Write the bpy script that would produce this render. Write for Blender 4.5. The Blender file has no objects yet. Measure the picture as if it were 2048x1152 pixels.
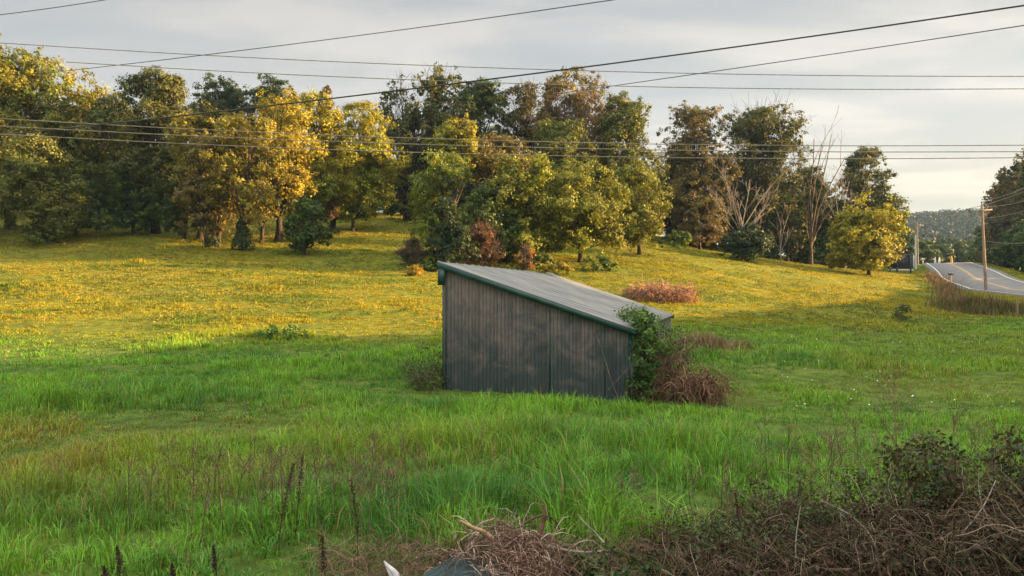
import bpy, math
import numpy as np
from mathutils import Vector
sc = bpy.context.scene
COL = sc.collection
rng = np.random.default_rng(7)
F = 1500.0; CX = 1024.0; HY = 585.0      # focal length in photo pixels, principal column, horizon row (used only to survey positions)

# ------------------------------------------------------------------ camera, sky, sun, exposure
cam = bpy.data.cameras.new('camera'); camo = bpy.data.objects.new('camera', cam); COL.objects.link(camo)
cam.sensor_width = 36; cam.lens = 36 * F / 2048; cam.clip_start = 0.05; cam.clip_end = 6000
camo.location = (0, 0, 0); camo.rotation_euler = (math.radians(90) + math.atan(9 / F), 0, 0)
sc.camera = camo
EL = math.radians(12); SX, SY = 0.9927, 0.12
SUN = Vector((SX * math.cos(EL), SY * math.cos(EL), math.sin(EL))).normalized()
sun = bpy.data.lights.new('sun', 'SUN'); sun.energy = 5.0; sun.angle = math.radians(0.6); sun.color = (1, 0.61, 0.26)
suno = bpy.data.objects.new('sun', sun); COL.objects.link(suno); suno.rotation_euler = (-SUN).to_track_quat('-Z', 'Y').to_euler()
suno.location = (60, -20, 60)
w = bpy.data.worlds.new('World'); sc.world = w; w.use_nodes = True
nt = w.node_tree; nt.nodes.clear()
def N(nt, t, **k):
    n = nt.nodes.new(t)
    for a, b in k.items(): setattr(n, a, b)
    return n
def ramp(nt, stops, interp='LINEAR'):
    r = N(nt, 'ShaderNodeValToRGB'); r.color_ramp.interpolation = interp
    e = r.color_ramp.elements
    while len(e) < len(stops): e.new(0.5)
    for q, (p, c) in zip(e, stops): q.position = p; q.color = (*c, 1)
    return r
L = nt.links.new
out = N(nt, 'ShaderNodeOutputWorld'); bg = N(nt, 'ShaderNodeBackground'); L(bg.outputs[0], out.inputs[0])
sky = N(nt, 'ShaderNodeTexSky', sky_type='NISHITA'); sky.sun_disc = False; sky.sun_elevation = EL
sky.sun_rotation = math.atan2(SX, SY); sky.air_density = 1.2; sky.dust_density = 2.0; sky.altitude = 200
bg.inputs[1].default_value = 0.072
tc = N(nt, 'ShaderNodeTexCoord'); sep = N(nt, 'ShaderNodeSeparateXYZ'); L(tc.outputs['Generated'], sep.inputs[0])
# cloud deck: colour varies with height over the horizon and towards the sun's side
zc = N(nt, 'ShaderNodeMapRange'); zc.inputs['From Min'].default_value = 0.0; zc.inputs['From Max'].default_value = 1.0; L(sep.outputs['Z'], zc.inputs[0])
cr = ramp(nt, [(0.0, (2.0, 1.88, 1.58)), (0.13, (1.85, 1.77, 1.60)), (0.22, (1.85, 1.83, 1.77)), (0.38, (1.36, 1.37, 1.40)), (0.60, (5.8, 5.7, 5.3))]); L(zc.outputs[0], cr.inputs[0])
xc = N(nt, 'ShaderNodeMapRange'); xc.inputs['From Min'].default_value = -0.6; xc.inputs['From Max'].default_value = 0.7
xc.inputs['To Min'].default_value = 0.0; xc.inputs['To Max'].default_value = 1.0; L(sep.outputs['X'], xc.inputs[0])
xr = ramp(nt, [(0, (0.93, 0.92, 0.915)), (0.55, (1.02, 1.02, 1.02)), (1, (1.20, 1.15, 1.07))]); L(xc.outputs[0], xr.inputs[0])
m1 = N(nt, 'ShaderNodeMix', data_type='RGBA', blend_type='MULTIPLY'); m1.inputs[0].default_value = 1; L(cr.outputs[0], m1.inputs[6]); L(xr.outputs[0], m1.inputs[7])
# wisps, flattened by perspective of the cloud layer
dv = N(nt, 'ShaderNodeMath', operation='ADD'); dv.inputs[1].default_value = 0.10; L(sep.outputs['Z'], dv.inputs[0])
pj = N(nt, 'ShaderNodeVectorMath', operation='DIVIDE'); cb = N(nt, 'ShaderNodeCombineXYZ')
for i in range(3): L(dv.outputs[0], cb.inputs[i])
L(tc.outputs['Generated'], pj.inputs[0]); L(cb.outputs[0], pj.inputs[1])
mp = N(nt, 'ShaderNodeMapping'); mp.inputs['Scale'].default_value = (0.55, 1.1, 0.0); mp.inputs['Rotation'].default_value = (0, 0, 0.35); L(pj.outputs[0], mp.inputs[0])
no = N(nt, 'ShaderNodeTexNoise'); no.inputs['Scale'].default_value = 1.6; no.inputs['Detail'].default_value = 8; no.inputs['Roughness'].default_value = 0.52; no.inputs['Distortion'].default_value = 0.35
L(mp.outputs[0], no.inputs['Vector'])
nr = ramp(nt, [(0.36, (0.87, 0.88, 0.91)), (0.5, (1.03, 1.03, 1.03)), (0.62, (1.30, 1.26, 1.21))]); L(no.outputs['Fac'], nr.inputs[0])
m2 = N(nt, 'ShaderNodeMix', data_type='RGBA', blend_type='MULTIPLY'); m2.inputs[0].default_value = 1; L(m1.outputs[2], m2.inputs[6]); L(nr.outputs[0], m2.inputs[7])
cf = N(nt, 'ShaderNodeMapRange'); cf.inputs['From Min'].default_value = 0.36; cf.inputs['From Max'].default_value = 0.6
cf.inputs['To Min'].default_value = 0.90; cf.inputs['To Max'].default_value = 0.96; L(no.outputs['Fac'], cf.inputs[0])
m3 = N(nt, 'ShaderNodeMix', data_type='RGBA'); L(cf.outputs[0], m3.inputs[0]); L(sky.outputs[0], m3.inputs[6]); L(m2.outputs[2], m3.inputs[7])
L(m3.outputs[2], bg.inputs[0])
sc.view_settings.view_transform = 'Standard'; sc.view_settings.look = 'None'; sc.view_settings.gamma = 1
sc.view_settings.exposure = 2.35
sc.cycles.max_bounces = 6; sc.cycles.diffuse_bounces = 3; sc.cycles.transmission_bounces = 3; sc.cycles.volume_bounces = 0

# ------------------------------------------------------------------ helpers
def lattice(seed, n=256):
    return np.random.default_rng(seed).random((n, n))
LAT = [lattice(s) for s in range(8)]
def vnoise(x, y, s=0):
    xi = np.floor(x).astype(int); yi = np.floor(y).astype(int); fx = x - xi; fy = y - yi
    fx = fx * fx * (3 - 2 * fx); fy = fy * fy * (3 - 2 * fy); g = LAT[s % 8]
    a = g[xi % 256, yi % 256]; b = g[(xi + 1) % 256, yi % 256]; c = g[xi % 256, (yi + 1) % 256]; d = g[(xi + 1) % 256, (yi + 1) % 256]
    return (a * (1 - fx) + b * fx) * (1 - fy) + (c * (1 - fx) + d * fx) * fy
def fbm(x, y, s=0, o=4):
    v = 0; a = 0.5; t = 0
    for i in range(o):
        v = v + a * vnoise(x * 2 ** i + 17.3 * i, y * 2 ** i - 9.1 * i, s + i); t += a; a *= 0.5
    return v / t
def sst(a, b, x):
    t = np.clip((x - a) / (b - a), 0, 1); return t * t * (3 - 2 * t)
def nrm(v):
    return v / np.maximum(np.linalg.norm(v, axis=-1, keepdims=True), 1e-9)

COLS = {
 -300: [(0,-2.9),(6,1270),(10,1000),(15,850),(28,715),(44,610),(62,505),(70,474),(85,446),(100,432),(135,428),(200,434),(400,460),(1500,540)],
    0: [(0,-2.9),(6,1270),(10,1000),(15,850),(28,715),(44,600),(62,500),(70,470),(85,443),(100,430),(135,426),(200,432),(400,460),(1500,540)],
  430: [(0,-2.9),(6,1270),(10,1000),(15,850),(28,708),(44,602),(60,520),(68,488),(80,452),(95,436),(110,430),(135,428),(200,434),(400,460),(1500,540)],
  850: [(0,-2.9),(6,1270),(10,1000),(15,855),(20,787),(29,698),(44,605),(56,550),(66,512),(85,448),(105,430),(135,426),(200,432),(400,465),(1500,540)],
 1150: [(0,-2.9),(6,1270),(10,1000),(15,860),(20,792),(34,668),(50,585),(60,548),(68,520),(85,475),(110,450),(150,440),(200,450),(400,470),(1500,540)],
 1350: [(0,-2.9),(6,1270),(10,1000),(15,870),(20,800),(38,645),(50,596),(66,537),(80,502),(95,490),(130,478),(200,485),(400,500),(1500,550)],
 1500: [(0,-2.9),(6,1270),(10,1000),(15,880),(20,812),(28,722),(40,645),(55,597),(70,558),(84,526),(95,512),(130,505),(200,505),(400,510),(1500,550)],
 1740: [(0,-2.9),(6,1270),(10,1000),(15,880),(20,815),(28,725),(45,640),(60,606),(75,577),(90,553),(100,546),(130,535),(200,525),(300,530),(430,530),(520,500),(600,474),(700,452),(800,462),(1500,510)],
 1860: [(0,-2.9),(6,1270),(10,1000),(15,880),(20,815),(28,725),(45,648),(60,612),(75,585),(90,563),(105,549),(125,535),(145,527),(165,529),(220,545),(300,550),(430,530),(520,500),(600,470),(700,446),(800,458),(1500,510)],
 1972: [(0,-2.9),(6,1270),(10,1000),(15,880),(20,812),(28,720),(45,648),(60,616),(75,603),(85,590),(100,565),(125,540),(145,532),(165,536),(220,545),(300,550),(430,522),(520,492),(600,463),(700,438),(800,452),(1500,510)],
 2048: [(0,-2.9),(6,1270),(10,1000),(15,880),(20,805),(28,715),(45,645),(60,616),(75,598),(85,583),(100,568),(125,548),(150,535),(165,538),(220,545),(300,550),(430,520),(520,490),(600,460),(700,434),(800,450),(1500,510)],
 2500: [(0,-2.9),(6,1270),(10,1000),(15,880),(20,805),(28,715),(45,645),(60,616),(75,598),(85,588),(100,575),(125,555),(150,545),(165,548),(220,545),(300,550),(430,520),(520,490),(600,460),(700,434),(800,450),(1500,510)],
}
UG = np.linspace(-0.95, 1.05, 161); DG = np.exp(np.linspace(math.log(1.0), math.log(1500), 240))
_px = sorted(COLS); _T = np.zeros((len(_px), len(DG)))
for i, p in enumerate(_px):
    dd = [c[0] for c in COLS[p]]; zz = [c[1] if c[0] == 0 else (HY - c[1]) * c[0] / F for c in COLS[p]]
    _T[i] = np.interp(DG, dd, zz)
TAB = np.zeros((len(UG), len(DG)))
for j in range(len(DG)): TAB[:, j] = np.interp(UG, [(p - CX) / F for p in _px], _T[:, j])
def _sm(a, k, ax):
    r = np.arange(-3 * k, 3 * k + 1); g = np.exp(-r * r / (2.0 * k * k)); g /= g.sum()
    ap = np.pad(a, [(3 * k, 3 * k) if i == ax else (0, 0) for i in range(2)], mode='edge')
    return np.apply_along_axis(lambda v: np.convolve(v, g, 'valid'), ax, ap)
TAB = _sm(_sm(TAB, 4, 0), 2, 1)
# road centre line (x, y, z)
RC = np.array([(49,-260,-3.5),(49.5,-120,-3.2),(50,-60,-3.0),(50,-20,-2.6),(50,20,-2.0),(50.1,45,-1.35),(50.3,60,-0.75),(50.6,74,0.18),(52.3,80,0.62),(57.0,92,1.72),(64.2,106,2.95),(71.3,120,4.1),(82,141,5.55),(88,151,5.7),(97,166,4.8),(112,190,2.5),(135,225,-1.5),(170,280,-7.0),(230,360,-13)])
def spl(P, n):
    P = np.asarray(P, float); t = np.arange(len(P)); q = np.linspace(0, len(P) - 1, n); i = np.clip(np.floor(q).astype(int), 0, len(P) - 2); f = (q - i)[:, None]
    p0 = P[np.clip(i - 1, 0, len(P) - 1)]; p1 = P[i]; p2 = P[i + 1]; p3 = P[np.clip(i + 2, 0, len(P) - 1)]
    return 0.5 * (2 * p1 + (p2 - p0) * f + (2 * p0 - 5 * p1 + 4 * p2 - p3) * f ** 2 + (3 * p1 - p0 - 3 * p2 + p3) * f ** 3)
RS = spl(RC, 420)
OCC = ([-260,-60,0,30,33.5,35.5,36.8,37.8,47,63,87.5,98,110], [22,22,19,17.2,16.2,15.6,14.6,12.6,10.9,7.5,5.0,3.0,0])
def ground(x, y):
    x = np.asarray(x, float); y = np.asarray(y, float); shp = np.broadcast(x, y).shape
    x = np.broadcast_to(x, shp).ravel(); y = np.broadcast_to(y, shp).ravel()
    d = np.clip(y, 1.0, 1499); u = np.clip(x / np.maximum(y, 12.0), UG[0], UG[-1] - 1e-6)
    fu = (u - UG[0]) / (UG[1] - UG[0]); fd = np.log(d) / (math.log(1500)) * (len(DG) - 1)
    iu = np.clip(fu.astype(int), 0, len(UG) - 2); idd = np.clip(fd.astype(int), 0, len(DG) - 2); fu = fu - iu; fd = fd - idd
    z = (TAB[iu, idd] * (1 - fu) + TAB[iu + 1, idd] * fu) * (1 - fd) + (TAB[iu, idd + 1] * (1 - fu) + TAB[iu + 1, idd + 1] * fu) * fd
    z = z + (fbm(x / 6.0, y / 6.0, 1, 3) - 0.5) * 0.35 * sst(8, 40, y) * (1 - sst(500, 800, y))
    z = z + (fbm(x / 1.3, y / 1.3, 4, 2) - 0.5) * 0.10
    # unseen bank beyond the road, added and shaped to shade the near field
    h = np.interp(y, OCC[0], OCC[1]) * 0.84
    z = np.where(x > 56, z + (np.maximum(h - z, 0)) * sst(57, 68, x) * (1 - sst(75, 96, y)), z)
    # road bed
    near = (x > 30) & (x < 260) & (y < 370)
    if near.any():
        xi = x[near]; yi = y[near]; best = np.full(len(xi), 1e9); zr = np.zeros(len(xi))
        R = RS[::2]
        for k in range(0, len(R)):
            q = (xi - R[k, 0]) ** 2 + (yi - R[k, 1]) ** 2; m = q < best; best[m] = q[m]; zr[m] = R[k, 2]
        dist = np.sqrt(best); f = 1 - sst(5.0, 10.5, dist)
        zn = z[near]; z[near] = zn + (zr - 0.12 - zn) * f
    return z.reshape(shp)
def gz(x, y): return float(ground(np.array([x]), np.array([y]))[0])
def X(px, d): return (px - CX) * d / F
def Z(py, d): return (HY - py) * d / F

def mesh(name, V, faces, mat, parent=None, tint=None, smooth=False, mats=None):
    """V (n,3); faces: list of int arrays (m,k); tint: list of (m,3) per face array"""
    me = bpy.data.meshes.new(name); V = np.asarray(V, np.float32)
    me.vertices.add(len(V)); me.vertices.foreach_set('co', V.ravel())
    faces = [np.asarray(f, np.int32) for f in faces if len(f)]
    tot = np.concatenate([np.full(len(f), f.shape[1], np.int32) for f in faces]); st = np.concatenate([[0], np.cumsum(tot)[:-1]]).astype(np.int32)
    idx = np.concatenate([f.ravel() for f in faces])
    me.loops.add(len(idx)); me.loops.foreach_set('vertex_index', idx)
    me.polygons.add(len(tot)); me.polygons.foreach_set('loop_start', st); me.polygons.foreach_set('loop_total', tot)
    if smooth: me.polygons.foreach_set('use_smooth', np.ones(len(tot), bool))
    if tint is not None:
        a = me.attributes.new('tint', 'FLOAT_COLOR', 'FACE'); T = np.concatenate(tint); T = np.c_[T, np.ones(len(T))].astype(np.float32)
        a.data.foreach_set('color', T.ravel())
    me.update(calc_edges=True)
    if mat: me.materials.append(mat)
    o = bpy.data.objects.new(name, me); COL.objects.link(o)
    if parent is not None:
        o.parent = parent
        # geometry is given in world space: move it into the parent's frame
        inv = parent.matrix_basis.inverted(); me.transform(inv)
    return o
def tag(o, label=None, cat=None, group=None, kind=None):
    if label: o['label'] = label
    if cat: o['category'] = cat
    if group: o['group'] = group
    if kind: o['kind'] = kind
    return o
def empty(name, loc, label, cat, group=None):
    e = bpy.data.objects.new(name, None); e.location = loc; e.empty_display_size = 0.3; COL.objects.link(e); return tag(e, label, cat, group)

def tubes(P, R, sides=4):
    """P (n,k,3) polylines, R (n,k) radii -> V, quads"""
    P = np.asarray(P, float); R = np.asarray(R, float); n, k, _ = P.shape
    T = nrm(np.gradient(P, axis=1)); ref = np.broadcast_to(np.array([0.31, 0.52, 0.79]), T.shape)
    A = nrm(np.cross(T, ref)); B = np.cross(T, A)
    an = np.arange(sides) * 2 * math.pi / sides
    V = P[:, :, None, :] + R[:, :, None, None] * (A[:, :, None, :] * np.cos(an)[None, None, :, None] + B[:, :, None, :] * np.sin(an)[None, None, :, None])
    i = np.arange(n)[:, None, None] * k * sides; j = np.arange(k - 1)[None, :, None] * sides; s = np.arange(sides)[None, None, :]; s2 = (s + 1) % sides
    q = np.stack([i + j + s, i + j + s2, i + j + sides + s2, i + j + sides + s], -1).reshape(-1, 4)
    return V.reshape(-1, 3), q
class Geo:
    def __init__(s): s.V = []; s.F = {}; s.T = {}; s.n = 0
    def add(s, V, Fc, tint=None):
        Fc = np.asarray(Fc); k = Fc.shape[1]; s.V.append(np.asarray(V, float)); s.F.setdefault(k, []).append(Fc + s.n)
        if tint is not None:
            t = np.asarray(tint, float); t = np.broadcast_to(t, (len(Fc), 3)); s.T.setdefault(k, []).append(t)
        s.n += len(V)
    def tube(s, pts, r, sides=6, tint=None, cap=False):
        pts = np.asarray(pts, float)[None]; r = np.broadcast_to(np.asarray(r, float), (1, pts.shape[1]))
        V, q = tubes(pts, r, sides); s.add(V, q, tint)
        if cap:
            c = np.arange(sides); s.add(V[-sides:], c[None], tint); s.add(V[:sides], c[::-1][None], tint)
    def box(s, o, ax, ay, az, tint=None):
        o, ax, ay, az = [np.asarray(v, float) for v in (o, ax, ay, az)]
        V = [o + a * ax + b * ay + c * az for c in (0, 1) for b in (0, 1) for a in (0, 1)]
        s.add(V, [(0,2,3,1),(4,5,7,6),(0,1,5,4),(2,6,7,3),(0,4,6,2),(1,3,7,5)], tint)
    def build(s, name, mat, parent=None, smooth=False):
        ks = sorted(s.F); return mesh(name, np.concatenate(s.V), [np.concatenate(s.F[k]) for k in ks], mat, parent,
            [np.concatenate(s.T[k]) for k in ks] if s.T else None, smooth)

def leaves(C, Nn, size, aspect=1.0, r=rng):
    """rhombus leaves centred at C with normals Nn -> V, quads"""
    n = len(C); t = nrm(np.cross(Nn, r.normal(size=(n, 3)))); b = np.cross(Nn, t); s = (np.asarray(size) * np.ones(n))[:, None] * 0.5
    V = np.stack([C + t * s * 1.25, C + b * s * aspect, C - t * s * 1.05, C - b * s * aspect], 1); V[:, 0] += Nn * s * 0.25; V[:, 2] -= Nn * s * 0.15
    return V.reshape(-1, 3), np.arange(n * 4).reshape(-1, 4)

# ------------------------------------------------------------------ materials
def mat(name): m = bpy.data.materials.new(name); m.use_nodes = True; return m, m.node_tree, m.node_tree.nodes['Principled BSDF']
def leafmat(name, trans=0.35, rough=0.6, spec=0.25):
    m, t, p = mat(name); o = t.nodes['Material Output']
    a = N(t, 'ShaderNodeAttribute', attribute_name='tint')
    geo = N(t, 'ShaderNodeTexCoord'); nz = N(t, 'ShaderNodeTexNoise'); nz.inputs['Scale'].default_value = 3.1; t.links.new(geo.outputs['Object'], nz.inputs['Vector'])
    hs = N(t, 'ShaderNodeHueSaturation'); t.links.new(a.outputs['Color'], hs.inputs['Color'])
    mr = N(t, 'ShaderNodeMapRange'); mr.inputs['To Min'].default_value = 0.8; mr.inputs['To Max'].default_value = 1.2; t.links.new(nz.outputs['Fac'], mr.inputs[0]); t.links.new(mr.outputs[0], hs.inputs['Value'])
    t.links.new(hs.outputs[0], p.inputs['Base Color']); p.inputs['Roughness'].default_value = rough; p.inputs['Specular IOR Level'].default_value = spec
    if trans:
        tr = N(t, 'ShaderNodeBsdfTranslucent'); ms = N(t, 'ShaderNodeMixShader'); ms.inputs[0].default_value = trans
        tm = N(t, 'ShaderNodeMix', data_type='RGBA', blend_type='MULTIPLY'); tm.inputs[0].default_value = 1; tm.inputs[7].default_value = (1.5, 1.35, 0.6, 1)
        t.links.new(hs.outputs[0], tm.inputs[6]); t.links.new(tm.outputs[2], tr.inputs[0])
        t.links.new(p.outputs[0], ms.inputs[1]); t.links.new(tr.outputs[0], ms.inputs[2]); t.links.new(ms.outputs[0], o.inputs[0])
    return m
def noisemat(name, c1, c2, scale=4, rough=0.85, bump=0.0, detail=6, metallic=0, stretch=(1, 1, 1), lo=0.35, hi=0.65, spec=0.3):
    m, t, p = mat(name); g = N(t, 'ShaderNodeTexCoord'); mpn = N(t, 'ShaderNodeMapping'); mpn.inputs['Scale'].default_value = stretch
    nz = N(t, 'ShaderNodeTexNoise'); nz.inputs['Scale'].default_value = scale; nz.inputs['Detail'].default_value = detail
    t.links.new(g.outputs['Object'], mpn.inputs[0]); t.links.new(mpn.outputs[0], nz.inputs['Vector'])
    r = ramp(t, [(lo, c1), (hi, c2)]); t.links.new(nz.outputs['Fac'], r.inputs[0]); t.links.new(r.outputs[0], p.inputs['Base Color'])
    p.inputs['Roughness'].default_value = rough; p.inputs['Metallic'].default_value = metallic; p.inputs['Specular IOR Level'].default_value = spec
    if bump:
        b = N(t, 'ShaderNodeBump'); b.inputs['Strength'].default_value = bump; b.inputs['Distance'].default_value = 0.02; t.links.new(nz.outputs['Fac'], b.inputs['Height']); t.links.new(b.outputs[0], p.inputs['Normal'])
    return m
M_leaf = leafmat('leaf', 0.22); M_grass = leafmat('grass_blade', 0.30, 0.65, 0.12); M_dry = leafmat('dry_stem', 0.0, 0.8, 0.15)
M_bark = noisemat('bark', (0.025, 0.019, 0.015), (0.07, 0.055, 0.042), 5, 0.95, 0.5, stretch=(3, 3, 0.6))
M_deadbark = noisemat('bleached_bark', (0.16, 0.13, 0.11), (0.34, 0.29, 0.25), 4, 0.9, 0.3, stretch=(3, 3, 0.6))
M_brownbark = noisemat('twig_bark', (0.075, 0.052, 0.038), (0.16, 0.115, 0.085), 6, 0.9)
M_wood = noisemat('pole_wood', (0.20, 0.14, 0.10), (0.40, 0.30, 0.22), 3, 0.85, 0.3, stretch=(6, 6, 0.5))
M_wire = noisemat('wire_black', (0.02, 0.02, 0.022), (0.05, 0.045, 0.045), 3, 0.6)
M_wireg = noisemat('wire_grey', (0.16, 0.14, 0.12), (0.30, 0.26, 0.22), 3, 0.5)
M_white = noisemat('white_paint', (0.6, 0.6, 0.58), (0.8, 0.8, 0.78), 6, 0.6)
M_darkmetal = noisemat('dark_metal', (0.04, 0.042, 0.05), (0.09, 0.09, 0.10), 5, 0.6)

# ------------------------------------------------------------------ ground, road, marking
def axis(a, b, fine, grow):
    v = [0.0]; s = fine
    while v[-1] < b: v.append(v[-1] + s); s = max(fine, (v[-1]) * grow)
    return np.array(v)
xa = axis(0, 900, 0.5, 0.016); xs = np.concatenate([-xa[::-1][:-1], xa])
ya = axis(0, 950, 0.5, 0.014); ys = np.concatenate([-ya[::-1][:-1][::2], ya]); ys = ys[ys > -300]
gx, gy = np.meshgrid(xs, ys, indexing='ij'); gzv = ground(gx, gy)
V = np.stack([gx, gy, gzv], -1).reshape(-1, 3); nx, ny = gx.shape; ii = (np.arange(nx - 1)[:, None] * ny + np.arange(ny - 1)[None]).ravel()
Fq = np.stack([ii, ii + ny, ii + ny + 1, ii + 1], 1)
m, t, p = mat('meadow_soil'); g = N(t, 'ShaderNodeTexCoord')
n1 = N(t, 'ShaderNodeTexNoise'); n1.inputs['Scale'].default_value = 0.12; n1.inputs['Detail'].default_value = 8; n1.inputs['Roughness'].default_value = 0.7; t.links.new(g.outputs['Object'], n1.inputs['Vector'])
n2 = N(t, 'ShaderNodeTexNoise'); n2.inputs['Scale'].default_value = 2.2; n2.inputs['Detail'].default_value = 6; t.links.new(g.outputs['Object'], n2.inputs['Vector'])
r1 = ramp(t, [(0.3, (0.05, 0.075, 0.02)), (0.5, (0.075, 0.10, 0.025)), (0.7, (0.11, 0.115, 0.035))]); t.links.new(n1.outputs['Fac'], r1.inputs[0])
r2 = ramp(t, [(0.35, (0.65, 0.6, 0.55)), (0.65, (1.2, 1.2, 1.1))]); t.links.new(n2.outputs['Fac'], r2.inputs[0])
mm = N(t, 'ShaderNodeMix', data_type='RGBA', blend_type='MULTIPLY'); mm.inputs[0].default_value = 1; t.links.new(r1.outputs[0], mm.inputs[6]); t.links.new(r2.outputs[0], mm.inputs[7]); ga = N(t, 'ShaderNodeAttribute', attribute_name='tint'); mg = N(t, 'ShaderNodeMix', data_type='RGBA', blend_type='MULTIPLY'); mg.inputs[0].default_value = 1
t.links.new(mm.outputs[2], mg.inputs[6]); t.links.new(ga.outputs['Color'], mg.inputs[7]); t.links.new(mg.outputs[2], p.inputs['Base Color'])
p.inputs['Roughness'].default_value = 1; p.inputs['Specular IOR Level'].default_value = 0.1
b = N(t, 'ShaderNodeBump'); b.inputs['Strength'].default_value = 0.7; b.inputs['Distance'].default_value = 0.12; t.links.new(n2.outputs['Fac'], b.inputs['Height']); t.links.new(b.outputs[0], p.inputs['Normal'])
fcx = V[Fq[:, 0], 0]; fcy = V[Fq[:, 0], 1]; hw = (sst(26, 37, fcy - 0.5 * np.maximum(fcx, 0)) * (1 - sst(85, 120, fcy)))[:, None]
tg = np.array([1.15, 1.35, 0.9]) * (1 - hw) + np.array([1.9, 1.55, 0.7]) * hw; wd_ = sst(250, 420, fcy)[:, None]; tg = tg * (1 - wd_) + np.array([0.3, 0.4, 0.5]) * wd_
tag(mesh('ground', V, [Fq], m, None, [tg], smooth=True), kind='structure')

tang = nrm(np.gradient(RS[:, :2], axis=0)); side = np.stack([tang[:, 1], -tang[:, 0]], 1)
def ribbon(name, o1, o2, dz, material, thick=0.0, sel=None):
    A = np.c_[RS[:, :2] + side * o1, RS[:, 2] + dz]; B = np.c_[RS[:, :2] + side * o2, RS[:, 2] + dz]
    if thick:
        A2 = A - [0, 0, thick]; B2 = B - [0, 0, thick]; V = np.concatenate([A, B, A2, B2]); n = len(A); i = np.arange(n - 1)
        Fq = np.concatenate([np.stack([i, i + 1, n + i + 1, n + i], 1)[:, ::-1], np.stack([i, i + 1, 2 * n + i + 1, 2 * n + i], 1), np.stack([n + i, n + i + 1, 3 * n + i + 1, 3 * n + i], 1)[:, ::-1]])
    else:
        V = np.concatenate([A, B]); n = len(A); i = np.arange(n - 1); Fq = np.stack([i, n + i, n + i + 1, i + 1], 1)
    return mesh(name, V, [Fq], material)
M_asph = noisemat('asphalt', (0.14, 0.14, 0.148), (0.20, 0.197, 0.198), 1.2, 0.9, 0.2)
M_mark_w = noisemat('road_white', (0.55, 0.55, 0.53), (0.75, 0.74, 0.7), 2, 0.7)
M_mark_y = noisemat('road_yellow', (0.50, 0.28, 0.05), (0.62, 0.38, 0.09), 2, 0.7)
tag(ribbon('road', -4.1, 4.1, 0.0, M_asph, 0.35), kind='structure')
for nm, a, bb, mt in (('road_edge_line', -3.5, -3.37, M_mark_w), ('road_edge_line', 3.37, 3.5, M_mark_w), ('road_centre_line', -0.18, -0.07, M_mark_y), ('road_centre_line', 0.07, 0.18, M_mark_y)):
    tag(ribbon(nm, a, bb, 0.006, mt), kind='structure')

# ------------------------------------------------------------------ shed
E = np.array([0.276, 0.961, 0]); E /= np.linalg.norm(E); Wd = np.array([E[1], -E[0], 0]); UP = np.array([0, 0, 1.0])
P0 = np.array([-1.86, 20.5, -2.85]); SW, SLn = 5.10, 13.3; H0, H1 = 3.62, 1.92
shed = empty('shed', tuple(P0), 'long lean-to metal shed with slanting roof in the middle of the field', 'shed')
m, t, p = mat('ribbed_wall_metal'); g = N(t, 'ShaderNodeTexCoord')
mpn = N(t, 'ShaderNodeMapping'); mpn.inputs['Scale'].default_value = (1.0, 1.0, 0.45); t.links.new(g.outputs['Object'], mpn.inputs[0])
a1 = N(t, 'ShaderNodeTexNoise'); a1.inputs['Scale'].default_value = 1.5; a1.inputs['Detail'].default_value = 11; a1.inputs['Roughness'].default_value = 0.72; a1.inputs['Distortion'].default_value = 0.6; t.links.new(g.outputs['Object'], a1.inputs['Vector'])
a2 = N(t, 'ShaderNodeTexNoise'); a2.inputs['Scale'].default_value = 9; a2.inputs['Detail'].default_value = 5; t.links.new(mpn.outputs[0], a2.inputs['Vector'])
sz = N(t, 'ShaderNodeSeparateXYZ'); t.links.new(g.outputs['Object'], sz.inputs[0])
hr = N(t, 'ShaderNodeMapRange'); hr.inputs['From Min'].default_value = 0.2; hr.inputs['From Max'].default_value = 3.2; hr.inputs['To Min'].default_value = 0.20; hr.inputs['To Max'].default_value = -0.13; t.links.new(sz.outputs['Z'], hr.inputs[0])
ad = N(t, 'ShaderNodeMath', operation='ADD'); t.links.new(a1.outputs['Fac'], ad.inputs[0]); t.links.new(hr.outputs[0], ad.inputs[1])
al = ramp(t, [(0.40, (0.05,0.05,0.05)), (0.66, (0.95, 0.95, 0.95))]); t.links.new(ad.outputs[0], al.inputs[0])
bs = ramp(t, [(0.3, (0.19, 0.158, 0.146)), (0.7, (0.285, 0.236, 0.218))]); t.links.new(a2.outputs['Fac'], bs.inputs[0])
mx = N(t, 'ShaderNodeMix', data_type='RGBA'); mx.inputs[7].default_value = (0.054, 0.074, 0.080, 1); t.links.new(al.outputs[0], mx.inputs[0]); t.links.new(bs.outputs[0], mx.inputs[6])
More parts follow.
